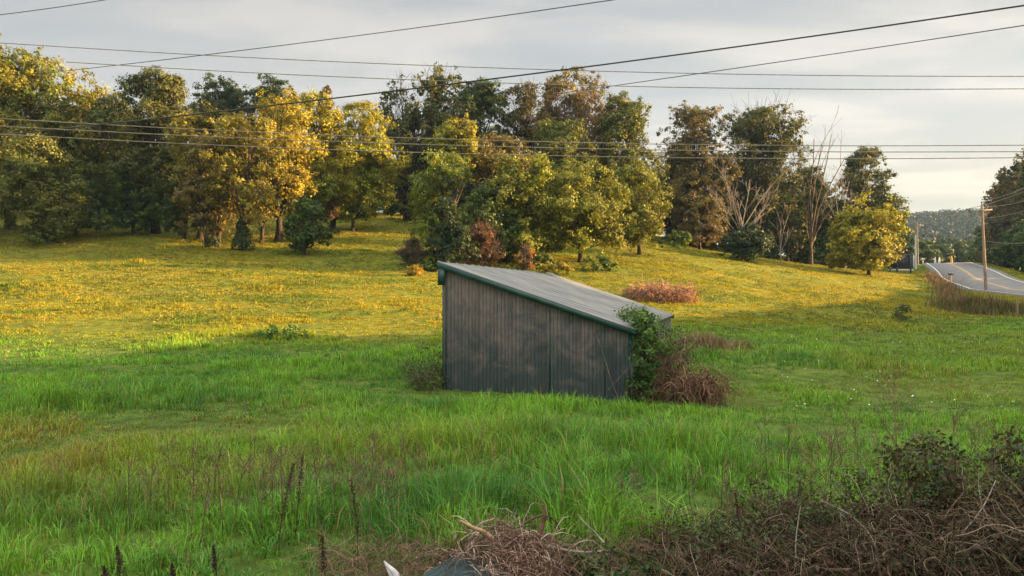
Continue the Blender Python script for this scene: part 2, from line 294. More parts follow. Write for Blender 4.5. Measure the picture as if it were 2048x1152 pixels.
def rib_shade_lines(t, g, src, ax, spacing, width, dark, jitter=0.0, panel=None):  # dark lines in the colour stand in for rib shade; panel draws sheet laps
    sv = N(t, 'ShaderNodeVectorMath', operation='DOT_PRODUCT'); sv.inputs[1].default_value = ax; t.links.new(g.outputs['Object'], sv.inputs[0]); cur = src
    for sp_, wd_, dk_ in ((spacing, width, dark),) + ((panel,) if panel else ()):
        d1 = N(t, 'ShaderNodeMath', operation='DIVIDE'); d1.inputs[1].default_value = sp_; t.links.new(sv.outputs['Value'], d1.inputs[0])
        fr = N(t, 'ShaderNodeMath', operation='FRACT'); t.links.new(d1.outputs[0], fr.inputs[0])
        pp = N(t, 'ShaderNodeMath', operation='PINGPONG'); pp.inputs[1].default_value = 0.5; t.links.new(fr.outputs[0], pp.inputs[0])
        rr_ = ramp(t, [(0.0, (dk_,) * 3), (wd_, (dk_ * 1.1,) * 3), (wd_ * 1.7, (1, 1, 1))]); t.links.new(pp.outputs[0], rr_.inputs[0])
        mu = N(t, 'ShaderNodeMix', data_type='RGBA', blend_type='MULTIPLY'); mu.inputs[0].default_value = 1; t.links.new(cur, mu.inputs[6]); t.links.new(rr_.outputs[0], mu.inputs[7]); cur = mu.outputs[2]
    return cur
t.links.new(rib_shade_lines(t, g, mx.outputs[2], tuple(Wd), 0.1025, 0.14, 0.66), p.inputs['Base Color'])
p.inputs['Roughness'].default_value = 0.55; p.inputs['Metallic'].default_value = 0.0; p.inputs['Specular IOR Level'].default_value = 0.35
M_wall = m
M_trim = noisemat('green_trim', (0.012, 0.048, 0.045), (0.022, 0.075, 0.066), 3, 0.45, 0, spec=0.5)
m, t, p = mat('roof_metal'); g = N(t, 'ShaderNodeTexCoord'); mpn = N(t, 'ShaderNodeMapping'); mpn.inputs['Rotation'].default_value = (0, 0, math.atan2(0.276, 0.961)); mpn.inputs['Scale'].default_value = (0.35, 2.6, 1)
t.links.new(g.outputs['Object'], mpn.inputs[0]); a1 = N(t, 'ShaderNodeTexNoise'); a1.inputs['Scale'].default_value = 1.0; a1.inputs['Detail'].default_value = 7; t.links.new(mpn.outputs[0], a1.inputs['Vector'])
bs = ramp(t, [(0.3, (0.15, 0.16, 0.165)), (0.5, (0.22, 0.225, 0.222)), (0.7, (0.31, 0.295, 0.275))]); t.links.new(a1.outputs['Fac'], bs.inputs[0]); t.links.new(rib_shade_lines(t, g, bs.outputs[0], tuple(E), 0.23, 0.12, 0.55, panel=(0.92, 0.02, 0.35)), p.inputs['Base Color'])
p.inputs['Metallic'].default_value = 0.35; p.inputs['Roughness'].default_value = 0.52; M_roof = m
def ribbed(name, O, U, Ulen, hfun, zb, nrmv, material, panel=0.92, sub=None, parent=None, rib=0.034, v0=0.0):
    """vertical ribbed sheet from O along U, base height zb, top hfun(u), ribs pushed along nrmv"""
    us = []; off = []; step = 0.0767; u = 0.0
    while u < Ulen - 0.03:
        k = round(u / step); major = (k % 12 == 0)
        for du, h in ((0, 0), (0.012, 1), (0.032, 1), (0.044, 0)):
            us.append(min(u + du, Ulen)); off.append(h * rib * (1.5 if major else 0.62))
        u += step
    us.append(Ulen); off.append(0); us = np.array(us); off = np.array(off)
    B = O + us[:, None] * U + off[:, None] * nrmv; lo = B.copy(); lo[:, 2] = O[2] + zb; hi = B.copy(); hi[:, 2] = O[2] + hfun(us); n = len(us); i = np.arange(n - 1)
    return mesh(name, np.concatenate([lo, hi]), [np.stack([i, i + 1, n + i + 1, n + i], 1)], material, parent)
top = lambda u: H0 - 0.07 + (H1 - H0) * u / SW
O_front = P0.copy()
gw = ribbed('end_wall', O_front, Wd, SW, top, -0.3, -E, M_wall, parent=shed)
ribbed('end_wall', P0 + E * SLn, Wd, SW, top, -0.3, E, M_wall, parent=shed)
Mlow = noisemat('side_wall_metal', (0.16, 0.19, 0.19), (0.30, 0.29, 0.26), 1.5, 0.5, stretch=(2, 2, 0.3), metallic=0.2)
ribbed('side_wall', P0 + Wd * SW, E, SLn, lambda u: np.full_like(u, H1 - 0.09), -0.3, Wd, Mlow, parent=shed)
# seams in the end wall (lapped sheet edges)
for u, ww in ((1.50, 0.006), (2.955, 0.030), (4.42, 0.014)):
    s = Geo(); hh = top(u) - 0.06; s.box(P0 + Wd * u - E * 0.034 + UP * -0.1, Wd * ww, E * 0.006, UP * hh); s.build('sheet_seam', M_trim, shed)
# roof: thin ribbed slab, ribs run up the slope
slope = (H1 - H0) / SW
us = []; off = []; uu = -0.12; k = 0
while uu < SLn + 0.12:
    for du, h in ((0, 0), (0.02, 1), (0.05, 1), (0.07, 0)):
        us.append(uu + du); off.append(h * (0.036 if k % 3 == 0 else 0.014))
    uu += 0.23; k += 1
us = np.array(us); off = np.array(off); SA, SB = -0.13, SW + 0.14
hi_cut = np.interp(us, [-1, 10.4, 10.55, 12.35, 12.4, 20], [SA, SA, SA + 0.06, SA + 0.72, SA - 0.02, SA - 0.02])
hi_dz = np.interp(us, [-1, 9.9, 10.5, 12.35, 12.4, 20], [0, 0.0, 0.015, -0.02, 0.03, 0.03])
rows = []
for f in np.linspace(0, 1, 9):
    s_ = hi_cut + (SB - hi_cut) * f
    sag = 0.02 * np.sin(us * 1.3 + f * 5) * f * (1 - f) * 2
    rows.append(P0 + us[:, None] * E + s_[:, None] * Wd + (H0 + slope * s_ + off + sag + hi_dz * (1 - f) ** 3 + 0.02)[:, None] * UP)
n = len(us); V = np.concatenate(rows + [r - UP * 0.02 for r in rows]); Fs = []
for base, flip in ((0, 0), (9 * n, 1)):
    for r_ in range(8):
        i = np.arange(n - 1) + base + r_ * n; q = np.stack([i, i + n, i + n + 1, i + 1], 1); Fs.append(q[:, ::-1] if flip else q)
i = np.arange(n - 1)
Fs.append(np.stack([i, i + 1, 9 * n + i + 1, 9 * n + i], 1)); Fs.append(np.stack([8 * n + i, 17 * n + i, 17 * n + i + 1, 8 * n + i + 1], 1))
r_ = np.arange(8) * n
Fs.append(np.stack([r_, r_ + 9 * n, r_ + 10 * n, r_ + n], 1)); Fs.append(np.stack([r_ + n - 1, r_ + 2 * n - 1, r_ + 11 * n - 1 , r_ + 10 * n - 1], 1))
mesh('roof', V, [np.concatenate(Fs)], M_roof, shed)
def rake(u0):
    a = P0 + E * u0 + Wd * (SA - 0.01) + UP * (H0 + slope * SA + 0.035); d = Wd * (SB - SA + 0.02) + UP * slope * (SB - SA + 0.02); return a, d
for u0 in (-0.16, SLn + 0.12):
    a, d = rake(u0)
    s = Geo(); s.box(a - UP * 0.165, d, E * 0.03, UP * 0.145); s.build('rake_trim', M_trim, shed)
    s = Geo(); s.box(a - UP * 0.018, d, E * 0.09, UP * 0.022); s.build('rake_cap', M_roof, shed)
s = Geo(); s.box(P0 - E * 0.155 - Wd * 0.12 + UP * (H0 - 0.57), Wd * 0.19, E * 0.02, UP * 0.44); s.build('corner_bracket', M_trim, shed)
for uc, hh in ((-0.03, H0 - 0.3), (SW - 0.07, H1 - 0.1)):
    s = Geo(); s.box(P0 - E * 0.045 + Wd * uc - UP * 0.3, Wd * 0.09, E * 0.012, UP * (hh + 0.3)); s.box(P0 - E * 0.045 + Wd * (uc if uc < 0 else uc + 0.09 - 0.012), Wd * 0.012, E * 0.1, UP * hh); s.build('corner_trim', M_trim, shed)
s = Geo(); s.box(P0 + E * (SLn - 0.05) + Wd * (SW + 0.03) - UP * 0.3, Wd * 0.015, E * 0.1, UP * (H1 + 0.18)); s.build('corner_trim', M_roof, shed)
for u in np.linspace(0.1, SLn - 0.1, 5):       # posts of the open high side
    s = Geo(); s.box(P0 + E * u + Wd * 0.03 - UP * 0.4, Wd * 0.14, E * 0.14, UP * (H0 + 0.25)); s.build('post', M_wood, shed)
for q in (0.4, 1.6, 2.8, 4.0):
    s = Geo(); s.box(P0 + E * 0.05 + Wd * q + UP * (H0 + slope * (q + 0.045) - 0.13), E * (SLn - 0.1), Wd * 0.045, UP * 0.09); s.build('purlin', M_wood, shed)

# ------------------------------------------------------------------ trees
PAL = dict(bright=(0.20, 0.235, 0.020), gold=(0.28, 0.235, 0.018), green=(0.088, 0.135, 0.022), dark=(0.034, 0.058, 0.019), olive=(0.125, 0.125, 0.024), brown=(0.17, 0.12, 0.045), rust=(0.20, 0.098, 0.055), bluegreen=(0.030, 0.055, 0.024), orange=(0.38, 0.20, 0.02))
def grow(out, p, d, ln, rad, lev, r, k=6, spread=0.6, upb=0.25, kids=(3, 5), tort=0.18):
    pts = [p]; dd = d
    for i in range(k - 1):
        dd = nrm(dd + r.normal(size=3) * tort + np.array([0, 0, upb * 0.15])); pts.append(pts[-1] + dd * ln / (k - 1))
    pts = np.array(pts); rr = np.linspace(rad, rad * (0.35 if lev else 0.15), k); out.append((pts, rr))
    if lev > 0:
        for c in range(r.integers(*kids)):
            f = r.uniform(0.25, 1.0); j = min(int(f * (k - 1)), k - 2); q = pts[j] + (pts[j + 1] - pts[j]) * (f * (k - 1) - j)
            nd = nrm(nrm(pts[j + 1] - pts[j]) + r.normal(size=3) * spread + np.array([0, 0, upb]))
            grow(out, q, nd, ln * r.uniform(0.4, 0.62) * (1.15 - 0.6 * f), max(rad * (1 - 0.6 * f) * 0.6, 0.006), lev - 1, r, k, spread, upb, kids, tort)
def branch_geo(out, sides=4, minr=0.0):
    P = np.array([o[0] for o in out]); R = np.maximum(np.array([o[1] for o in out]), minr); return tubes(P, R, sides)

def tree(name, label, cat, px, d, top, x0, x1, bot, col='green', col2=None, seed=1, dens=1.0, leaf=0.205, trunk=True, tr=None, nl=None, shape='round', group='trees on the hillside', bare=0, ivy=0, gap=0.0, fan=0, twigc=None, depth=0.9, trunks=1, bx=None, openc=0.0):
    r = np.random.default_rng(seed * 101 + 3)
    bxw = X(px, d); bz = gz(bxw, d) - 0.08; root = empty(name, (bxw, d, bz), label, cat, group)
    xm_ = (x0 + x1) / 2; hw_ = (x1 - x0) / 2 * (1.09 if trunk else 1.0); x0 = xm_ - hw_; x1 = xm_ + hw_
    cx = X((x0 + x1) / 2, d); rx = (x1 - x0) / 2 / F * d; zt = Z(top, d); zb = max(Z(bot, d), bz + 0.05); rz = (zt - zb) / 2; cz = (zt + zb) / 2; ry = rx * depth
    lsize = leaf * (d / 70) ** 0.5
    if nl is None: nl = int(np.clip(8 + rx * rz * 0.55, 9, 34))
    # lobes
    Lc = []; Lr = []
    for i in range(nl):
        for _ in range(60):
            q = nrm(r.normal(size=3)) * r.uniform(0.35, 0.82)
            if shape == 'cone':
                zz = q[2]; wlim = 1.0 - 0.42 * (zz + 1); q[0] *= wlim; q[1] *= wlim
            if shape == 'flat': q[2] = abs(q[2]) * 1.1 - 0.25
            c = np.array([cx + q[0] * rx, d + q[1] * ry, cz + q[2] * rz])
            if all(np.linalg.norm((c - e) / [1, 1, 1]) > 0.42 * rx ** 0.5 for e in Lc): break
        rad = r.uniform(0.24, 0.56) * min(rx, rz) ** 0.5 * max(rx, 1) ** 0.5
        rad = min(rad, min(rx, rz) * 0.62)
        if shape == 'cone': rad *= 0.8
        Lc.append(c); Lr.append(rad)
    # extreme lobes reach the surveyed outline
    for e in ((0, 0, 1), (-0.95, 0, 0.1), (0.95, 0, 0.05), (-0.6, 0.1, 0.62), (0.62, 0, 0.6), (-0.6, -0.2, -0.5), (0.6, -0.3, -0.5), (-0.8, 0.1, -0.8), (0.8, 0.1, -0.8), (0, -0.5, -0.95), (-0.9, 0, -0.35), (0.9, 0, -0.35), (-0.35, 0, 0.85), (0.35, 0.1, 0.82)):
        if shape == 'cone': e = (e[0] * (1 - 0.42 * (e[2] + 1)) * 1.3, e[1], e[2])
        rad = min(rx, rz) * r.uniform(0.32, 0.44); s_ = max(0.0, 1 - rad / max(rx, rz))
        Lc.append(np.array([cx + e[0] * (rx - rad), d + e[1] * ry, cz + e[2] * (rz - rad)])); Lr.append(rad)
    Lc = np.array(Lc); Lr = np.array(Lr); nlobe = len(Lc)
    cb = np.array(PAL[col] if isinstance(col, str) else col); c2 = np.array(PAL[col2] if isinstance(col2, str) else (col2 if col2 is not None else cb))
    # twig clumps on lobes (shell)
    area = Lr ** 2; ncl = int(np.clip(dens * area.sum() * 17, 60, 2200)); w_ = area / area.sum()
    li = r.choice(nlobe, ncl, p=w_); dirv = nrm(r.normal(size=(ncl, 3)) + np.array([0, 0, 0.25])); rr = Lr[li] * (r.uniform(0.55, 1.08, ncl)) ** 0.6
    sp = r.random(ncl) < 0.10; rr = np.where(sp, rr * r.uniform(1.08, 1.24, ncl), rr)
    Cc = Lc[li] + dirv * rr[:, None] * np.array([1.08, 1, 0.86])
    wq = 0.9 / max(rx, 1.2) ** 0.3; am = min(1.0, rx * 0.24)
    Cc = Cc + (np.stack([vnoise(Cc[:, 0] * wq + seed, Cc[:, 2] * wq, 1), vnoise(Cc[:, 0] * wq, Cc[:, 2] * wq + seed * 3, 2), vnoise(Cc[:, 1] * wq + Cc[:, 0] * wq, Cc[:, 2] * wq + seed, 6)], 1) - 0.5) * 2 * am
    gn = fbm(Cc[:, 0] * 0.8 + seed * 7, Cc[:, 2] * 0.8 + Cc[:, 1] * 0.3, seed % 5, 2); keep = (gn > (0.37 + gap * 0.3)) | sp; keep &= Cc[:, 2] > bz + 0.15
    Cc = Cc[keep]; dirv = dirv[keep]; li = li[keep]; sp = sp[keep]; ncl = len(Cc)
    per = int(20 * (0.26 / leaf) ** 1.25); cs = np.where(sp, 0.6, 1.0) * r.uniform(0.5, 1.3, ncl) * 0.40 * min(1.0, max(0.45, rx / 3.5)) * (1 + openc * 0.3)
    off = r.normal(size=(ncl * per, 3)); C = np.repeat(Cc, per, 0) + off * np.repeat(cs, per)[:, None] * np.array([0.62, 0.62, 0.48])
    # some hanging / protruding sprigs
    Nn = nrm(np.repeat(dirv, per, 0) * 0.55 + nrm(off) * 0.6 + r.normal(size=(ncl * per, 3)) * 0.42 + np.array([0, 0, 0.25]))
    Vl, Ql = leaves(C, Nn, lsize * r.uniform(0.6, 1.35, len(C)), 0.72, r)
    lobet = r.uniform(0, 1, nlobe); clt = np.clip(lobet[li] * 0.6 + r.uniform(0, 0.5, ncl), 0, 1); cc = cb * (1 - clt[:, None]) + c2 * clt[:, None]
    cc = cc * r.uniform(0.62, 1.38, ncl)[:, None]; tl = np.repeat(cc, per, 0) * r.uniform(0.8, 1.2, (len(C), 1))
    mesh('crown', Vl, [Ql], M_leaf, root, [tl])
    # trunk and limbs
    if trunk:
        G = Geo(); hgt = zt - bz; tr = tr or max(0.05, 0.020 * hgt + 0.05)
        for tk in range(trunks):
            bpos = np.array([bxw + (tk - (trunks - 1) / 2) * 0.7, d + (tk % 2) * 0.4, bz - 0.25]); tp = np.array([cx + (bxw - cx) * 0.25 + (tk - (trunks - 1) / 2) * rx * 0.7, d, cz + rz * 0.55])
            f = np.linspace(0, 1, 9)[:, None]; pts = bpos * (1 - f) + tp * f; pts[1:-1] += np.cumsum(r.normal(size=(7, 3)) * [0.09, 0.09, 0.0], 0) * (hgt / 12)
            rad = tr * (1 - 0.82 * f[:, 0]); rad[0] *= 1.5; G.tube(pts, rad, 7)
            lim = []
            for i in range(nlobe):
                if i % trunks != tk: continue
                hfr = np.clip((Lc[i][2] - bz) / (tp[2] - bz) - r.uniform(0.15, 0.4), 0.22, 0.92); j = hfr * 8; a = int(j); st = pts[a] + (pts[min(a + 1, 8)] - pts[a]) * (j - a)
                g_ = np.linspace(0, 1, 6)[:, None]; mid = (st + Lc[i]) / 2 + np.array([0, 0, -0.12 * np.linalg.norm(Lc[i] - st)]) + r.normal(size=3) * 0.15
                cv = (1 - g_) ** 2 * st + 2 * g_ * (1 - g_) * mid + g_ ** 2 * Lc[i]; r0 = max(0.03, tr * 0.42 * (1 - 0.6 * hfr)); lim.append((cv, np.linspace(r0, 0.02, 6)))
                for _ in range(3 + bare * 2):
                    e = Lc[i] + nrm(r.normal(size=3) + [0, 0, 0.4]) * Lr[i] * (0.95 + 0.25 * bare); s0 = cv[r.integers(3, 6)]; m_ = (s0 + e) / 2 + r.normal(size=3) * 0.12 * Lr[i]
                    lim.append(((1 - g_) ** 2 * s0 + 2 * g_ * (1 - g_) * m_ + g_ ** 2 * e, np.linspace(0.028, 0.010, 6)))
            if lim: G.add(*branch_geo(lim, 4))
        G.build('trunk', M_bark if not twigc else twigc, root, smooth=True)
    if bare:      # bare twigs reaching out of the crown
        o_ = []
        for _ in range(8 + 10 * bare):
            i = r.integers(0, nlobe); p_ = Lc[i]
            if fan: p_ = np.array([cx, d - ry * 0.6, cz - rz * 0.3]) + r.normal(size=3) * 0.3
            dd_ = nrm((Lc[i] - np.array([cx, d, zb])) + r.normal(size=3) * 0.5); grow(o_, p_, dd_, (Lr[i] * 1.25 if not fan else rz * 0.95), 0.035, 1 if not fan else 2, r, 6, 0.4, 0.3, (2, 4), 0.12)
        V_, q_ = branch_geo(o_, 3, 0.008); mesh('bare_twig', V_, [q_], M_brownbark, root)
    if ivy:
        n_ = int(1600 * ivy); h_ = r.uniform(0, 1, n_) ** 0.8; a_ = r.uniform(0, 6.28, n_); rw = (0.30 + 0.55 * (1 - h_)) * ivy ** 0.5 * (0.5 + fbm(h_ * 6 + seed, a_, 2, 2))
        C = np.stack([bxw + rw * np.cos(a_), d + rw * np.sin(a_), bz + h_ * (zb - bz + 1.0) + 0.1], 1); Nn = nrm(np.stack([np.cos(a_), np.sin(a_), 0.4 + 0 * a_], 1) + r.normal(size=(n_, 3)) * 0.5)
        V_, q_ = leaves(C, Nn, 0.19 * r.uniform(0.6, 1.3, n_), 0.8, r); mesh('ivy', V_, [q_], M_leaf, root, [np.array(PAL['dark']) * r.uniform(0.7, 1.5, (n_, 1))])
    return root

# --- left group
T = tree
T('broadleaf_tree','tall golden-lit tree at the far left edge of the hillside grove','tree', 20,76,84,-90,128,330,'gold','green',1,dens=1.1)
T('broadleaf_tree','yellow tree low at the left frame edge behind the ivy-clad tree','tree', -40,72,225,-130,100,450,'gold','olive',2)
T('broadleaf_tree','leafy tree with ivy-covered base nearest the left edge','tree', 88,66,265,8,165,492,'green','olive',3,dens=1.25,ivy=1.2)
T('broadleaf_tree','slender tree with pale thin trunk right of the leftmost ivy-clad tree','tree', 180,78,142,95,225,420,'green','gold',4,gap=0.1)
T('broadleaf_tree','olive tree with dark trunk standing in shade left of the tall dark tree','tree', 217,77,190,165,292,432,'green','olive',5)
T('broadleaf_tree','tall dark pointed tree rising above its neighbours in the left grove','tree', 312,74,122,238,392,446,'dark','olive',6,dens=1.15,gap=0.05)
T('broadleaf_tree','dark rounded treetop seen against the sky behind the left grove','tree', 445,106,145,382,508,330,'dark','dark',7)
T('broadleaf_tree','dark tree behind the grove showing right of the dark rounded treetop','tree', 545,104,140,498,588,330,'dark','dark',8)
T('broadleaf_tree','green tree with golden upper leaves between the dark tall tree and the bright pair','tree', 400,70,192,345,505,446,'olive','gold',9,dens=1.1)
T('broadleaf_tree','twin-trunked olive tree at the near edge of the left grove','tree', 425,66,255,352,470,472,'olive','brown',10,trunks=2,ivy=0.5,gap=0.1)
T('broadleaf_tree','tree with leaning ivy-wrapped trunk right of the twin-trunked tree','tree', 486,65,215,432,568,462,'gold','olive',11,ivy=1.0,gap=0.15)
T('broadleaf_tree','golden tree with tall straight bare trunk in the left grove','tree', 556,70,185,490,640,425,'gold','gold',12)
T('cedar_tree','short dark cedar in front of the bright yellow tree','tree', 610,64,385,562,662,512,'dark','green',13,shape='cone',dens=1.5,leaf=0.2)
T('broadleaf_tree','large bright yellow-green tree at the right of the left grove','tree', 625,76,192,555,705,440,'bright','gold',14,dens=1.15)
T('broadleaf_tree','bright yellow-green tree at the right end of the left grove beside open grass','tree', 662,80,208,640,786,436,'gold','bright',15,dens=1.15)
T('broadleaf_tree','tiny wispy treetop poking above the yellow tree into the sky','tree', 650,98,172,630,668,230,'olive','brown',16,bare=1,gap=0.15)
for i, (px, dd, tp, xa_, xb_, bt, c1, c2, lab) in enumerate([(150,71,335,104,206,478,'green','dark','low dark-green tree between the ivy-clad tree and the pale slender trunk'),(268,73,325,222,322,468,'dark','green','low dark tree left of the tall pointed tree'),(368,70,315,322,412,474,'green','dark','low green tree left of the twin-trunked tree'),(522,69,330,484,568,466,'olive','dark','low olive tree between the ivy-wrapped tree and the straight bare trunk'),(596,73,300,548,652,452,'green','bright','low green tree behind the short dark cedar'),(705,79,310,655,768,444,'green','bright','low green tree under the bright crown at the right of the left grove')]):
    T('broadleaf_tree', lab, 'tree', px, dd, tp, xa_, xb_, bt, c1, c2, 130 + i, dens=1.1)
# understorey and trees behind the left grove
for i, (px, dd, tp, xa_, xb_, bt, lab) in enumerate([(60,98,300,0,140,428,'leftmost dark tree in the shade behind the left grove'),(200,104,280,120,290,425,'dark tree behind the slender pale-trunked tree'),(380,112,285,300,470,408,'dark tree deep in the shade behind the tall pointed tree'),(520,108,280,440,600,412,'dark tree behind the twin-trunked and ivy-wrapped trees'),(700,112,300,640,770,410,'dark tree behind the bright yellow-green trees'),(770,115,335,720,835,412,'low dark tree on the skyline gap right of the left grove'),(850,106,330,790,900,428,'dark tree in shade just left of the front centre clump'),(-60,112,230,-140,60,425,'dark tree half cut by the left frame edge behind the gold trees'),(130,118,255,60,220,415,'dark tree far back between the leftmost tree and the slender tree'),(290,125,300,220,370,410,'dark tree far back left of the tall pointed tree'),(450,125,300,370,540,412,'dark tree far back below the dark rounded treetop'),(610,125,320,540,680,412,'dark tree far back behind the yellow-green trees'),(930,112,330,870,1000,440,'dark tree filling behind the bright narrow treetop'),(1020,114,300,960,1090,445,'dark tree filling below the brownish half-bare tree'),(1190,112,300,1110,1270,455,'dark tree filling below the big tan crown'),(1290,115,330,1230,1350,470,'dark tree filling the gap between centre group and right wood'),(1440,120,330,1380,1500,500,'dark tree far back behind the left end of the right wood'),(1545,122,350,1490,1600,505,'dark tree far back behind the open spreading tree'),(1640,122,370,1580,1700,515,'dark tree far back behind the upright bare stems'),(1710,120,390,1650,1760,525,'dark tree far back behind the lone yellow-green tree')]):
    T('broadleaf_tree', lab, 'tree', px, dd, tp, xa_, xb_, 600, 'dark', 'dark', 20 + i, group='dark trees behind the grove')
ub = [(20,'leftmost'),(100,'second'),(185,'third'),(265,'fourth'),(345,'fifth'),(430,'sixth'),(505,'seventh'),(585,'eighth'),(665,'ninth'),(740,'tenth'),(810,'eleventh'),(1330,'twelfth'),(1395,'thirteenth'),(1450,'fourteenth'),(1510,'fifteenth'),(1570,'sixteenth'),(1625,'seventeenth'),(1675,'eighteenth'),(1705,'last')]
for i, (px, od) in enumerate(ub):
    rr_ = np.random.default_rng(900 + i); dd = (96 if px < 900 else 103) + rr_.uniform(-3, 6); gyy = HY - gz(X(px, dd), dd) * F / dd
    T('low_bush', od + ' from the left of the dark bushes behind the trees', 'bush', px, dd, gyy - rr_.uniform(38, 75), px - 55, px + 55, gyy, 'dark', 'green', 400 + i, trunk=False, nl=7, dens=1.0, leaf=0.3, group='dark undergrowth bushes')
T('low_bush','low dark bush on shaded grass under the left grove','bush', 202,69,425,148,252,460,'dark','green',30,trunk=False,nl=5,group='bushes')
T('low_bush','small green bush at the foot of the ivy-clad left tree','bush', 75,63,448,42,122,487,'olive','green',31,trunk=False,nl=4,group='bushes')
T('low_bush','rusty orange shrub glowing between trunks of the left grove','bush', 532,76,395,505,560,446,'rust','orange',32,trunk=False,nl=4,leaf=0.2,group='bushes')
T('low_bush','small reddish sapling by the rightmost trunk of the left grove','bush', 662,76,405,650,676,436,'rust','olive',33,trunk=False,nl=2,leaf=0.18,group='bushes')
# --- centre
T('sparse_tree','thin open-crowned tall tree left of the centre group against the sky','tree', 815,92,150,752,850,440,'dark','olive',40,dens=0.42,gap=0.35,bare=3,leaf=0.3,openc=1)
T('sparse_tree','tall open-crowned tree with golden top twigs second from the left of the centre group','tree', 865,90,122,800,940,420,'olive','dark',41,dens=0.6,gap=0.25,bare=2,leaf=0.3,openc=1)
T('broadleaf_tree','narrow bright yellow treetop rising above the centre front clump','tree', 912,74,218,868,962,360,'bright','gold',42,dens=1.1)
T('broadleaf_tree','tall deep-green tree behind the bright narrow treetop','tree', 968,96,155,905,1018,360,'green','dark',43)
T('sparse_tree','brownish half-bare tree between the deep-green tree and the tan crown','tree', 1045,97,160,1000,1090,350,'brown','dark',44,gap=0.2,bare=3,dens=0.7)
T('broadleaf_tree','big tan-brown crown with bare branches fanning upward at the skyline','tree', 1145,92,140,1070,1222,400,(0.26,0.17,0.075),'olive',45,bare=2,fan=1,twigc=M_deadbark)
T('broadleaf_tree','large olive tree at the right shoulder of the centre skyline','tree', 1245,90,182,1172,1316,480,'green','olive',46,dens=1.1)
T('broadleaf_tree','green tree in the middle of the centre group below the tan crown','tree', 1110,84,245,1050,1180,430,'green','olive',47)
T('broadleaf_tree','orange-olive crown just right of the bright narrow treetop','tree', 985,77,262,925,1058,360,(0.20,0.135,0.035),'olive',48)
T('broadleaf_tree','medium-green tree at the left of the front centre clump','tree', 890,65,300,822,955,528,'green','bright',49,dens=1.2)
T('cedar_tree','dark cedar behind the shed peak at the foot of the centre clump','tree', 888,58.5,400,848,948,540,'dark','bluegreen',50,shape='cone',dens=1.6,leaf=0.2)
T('broadleaf_tree','dense green tree in the middle of the front centre clump','tree', 1010,65,308,950,1126,535,'olive','bright',51,dens=1.2)
T('broadleaf_tree','dark leafy tree hanging low between the cedar and the dense middle tree','tree', 975,63,355,915,1040,535,'dark','green',52,dens=1.2)
T('broadleaf_tree','round yellow-green tree with visible dark trunk right of the centre clump','tree', 1160,66,330,1092,1256,536,'olive','bright',53,dens=1.2)
T('broadleaf_tree','yellow-green tree at the right end of the centre clump','tree', 1280,75,325,1215,1330,512,'olive','bright',54,dens=1.2)
T('broadleaf_tree','small dark tree in shade behind the round yellow-green tree','tree', 1215,84,390,1150,1290,480,'dark','dark',55)
T('low_bush','tall rust-red shrub above the shed roof','bush', 962,60,440,928,1000,535,'rust',(0.2,0.10,0.06),56,dens=0.8,leaf=0.16,bare=3,trunk=True,twigc=M_brownbark,group='rust shrubs')
T('low_bush','smaller rust-red shrub right of the tall rust shrub behind the roof','bush', 1052,60,488,1034,1070,540,'rust','orange',57,leaf=0.15,bare=2,trunk=True,twigc=M_brownbark,group='rust shrubs')
T('low_bush','greyish-pink bare shrub left of the shed peak in the shade','bush', 826,60,478,796,858,540,(0.14,0.09,0.07),'dark',58,leaf=0.15,bare=3,dens=0.6,trunk=True,twigc=M_brownbark,group='rust shrubs')
T('low_bush','bright orange little bush left of the shed roof peak','bush', 829,55,532,815,844,562,'orange','gold',59,trunk=False,nl=2,leaf=0.15,group='bushes')
for i, (px, dd, tp, xa_, xb_, bt, c1, lab) in enumerate([(1010,60,520,975,1050,548,'olive','weedy clump behind the middle of the shed roof'),(1110,59,520,1068,1150,556,'olive','weedy yellow clump right of the rust shrubs'),(1190,62,518,1140,1240,552,'green','green weed clump under the round yellow-green tree'),(1080,62,505,1040,1120,535,'dark','dark weeds under the dense middle tree'),(870,58,520,845,892,556,'dark','dark weeds against the left edge of the shed roof'),(1345,74,465,1318,1385,500,'green','pale green bush between the centre clump and the right wood'),(1035,63,455,1015,1062,500,'bright','yellow-green sapling between the rust shrubs')]):
    T('low_bush', lab, 'bush', px, dd, tp, xa_, xb_, bt, c1, 'gold' if c1 == 'olive' else 'green', 60 + i, trunk=False, nl=4, leaf=0.2, group='bushes')
# --- right wood
T('broadleaf_tree','tall olive-brown tree at the left end of the right wood','tree', 1385,98,204,1312,1462,490,'olive','brown',70,dens=1.1,gap=0.05)
T('broadleaf_tree','lower olive tree in front of the tall olive-brown tree','tree', 1400,94,375,1355,1445,498,'olive','brown',71)
T('broadleaf_tree','dark tree filling the shade left of the dead white tree','tree', 1345,102,330,1290,1420,505,'dark','bluegreen',72)
T('sparse_tree','open spreading tree against the sky behind the dead white tree','tree', 1520,100,226,1440,1602,430,'olive','dark',73,gap=0.18,dens=0.75,bare=3,openc=1)
T('broadleaf_tree','dark dense tree behind the dead white tree','tree', 1500,108,330,1440,1580,505,'dark','green',74)
T('broadleaf_tree','dark green tree behind the bare-stemmed trees','tree', 1600,110,345,1560,1665,515,'dark','green',75)
T('broadleaf_tree','small dark tree left of the rounded yellow tree','tree', 1665,108,400,1630,1710,530,'dark','dark',76)
T('broadleaf_tree','tall olive tree with knobbly top at the right end of the wood','tree', 1745,106,290,1676,1792,530,'olive','dark',77,gap=0.08,bare=1)
T('broadleaf_tree','rounded yellow-green tree standing alone at the right of the field','tree', 1738,90,396,1664,1794,556,'gold','bright',78,dens=1.35,leaf=0.24)
T('cedar_tree','small dark cedar at the foot of the dead white tree','tree', 1495,84,440,1452,1538,528,'dark','bluegreen',79,dens=1.5,leaf=0.2)
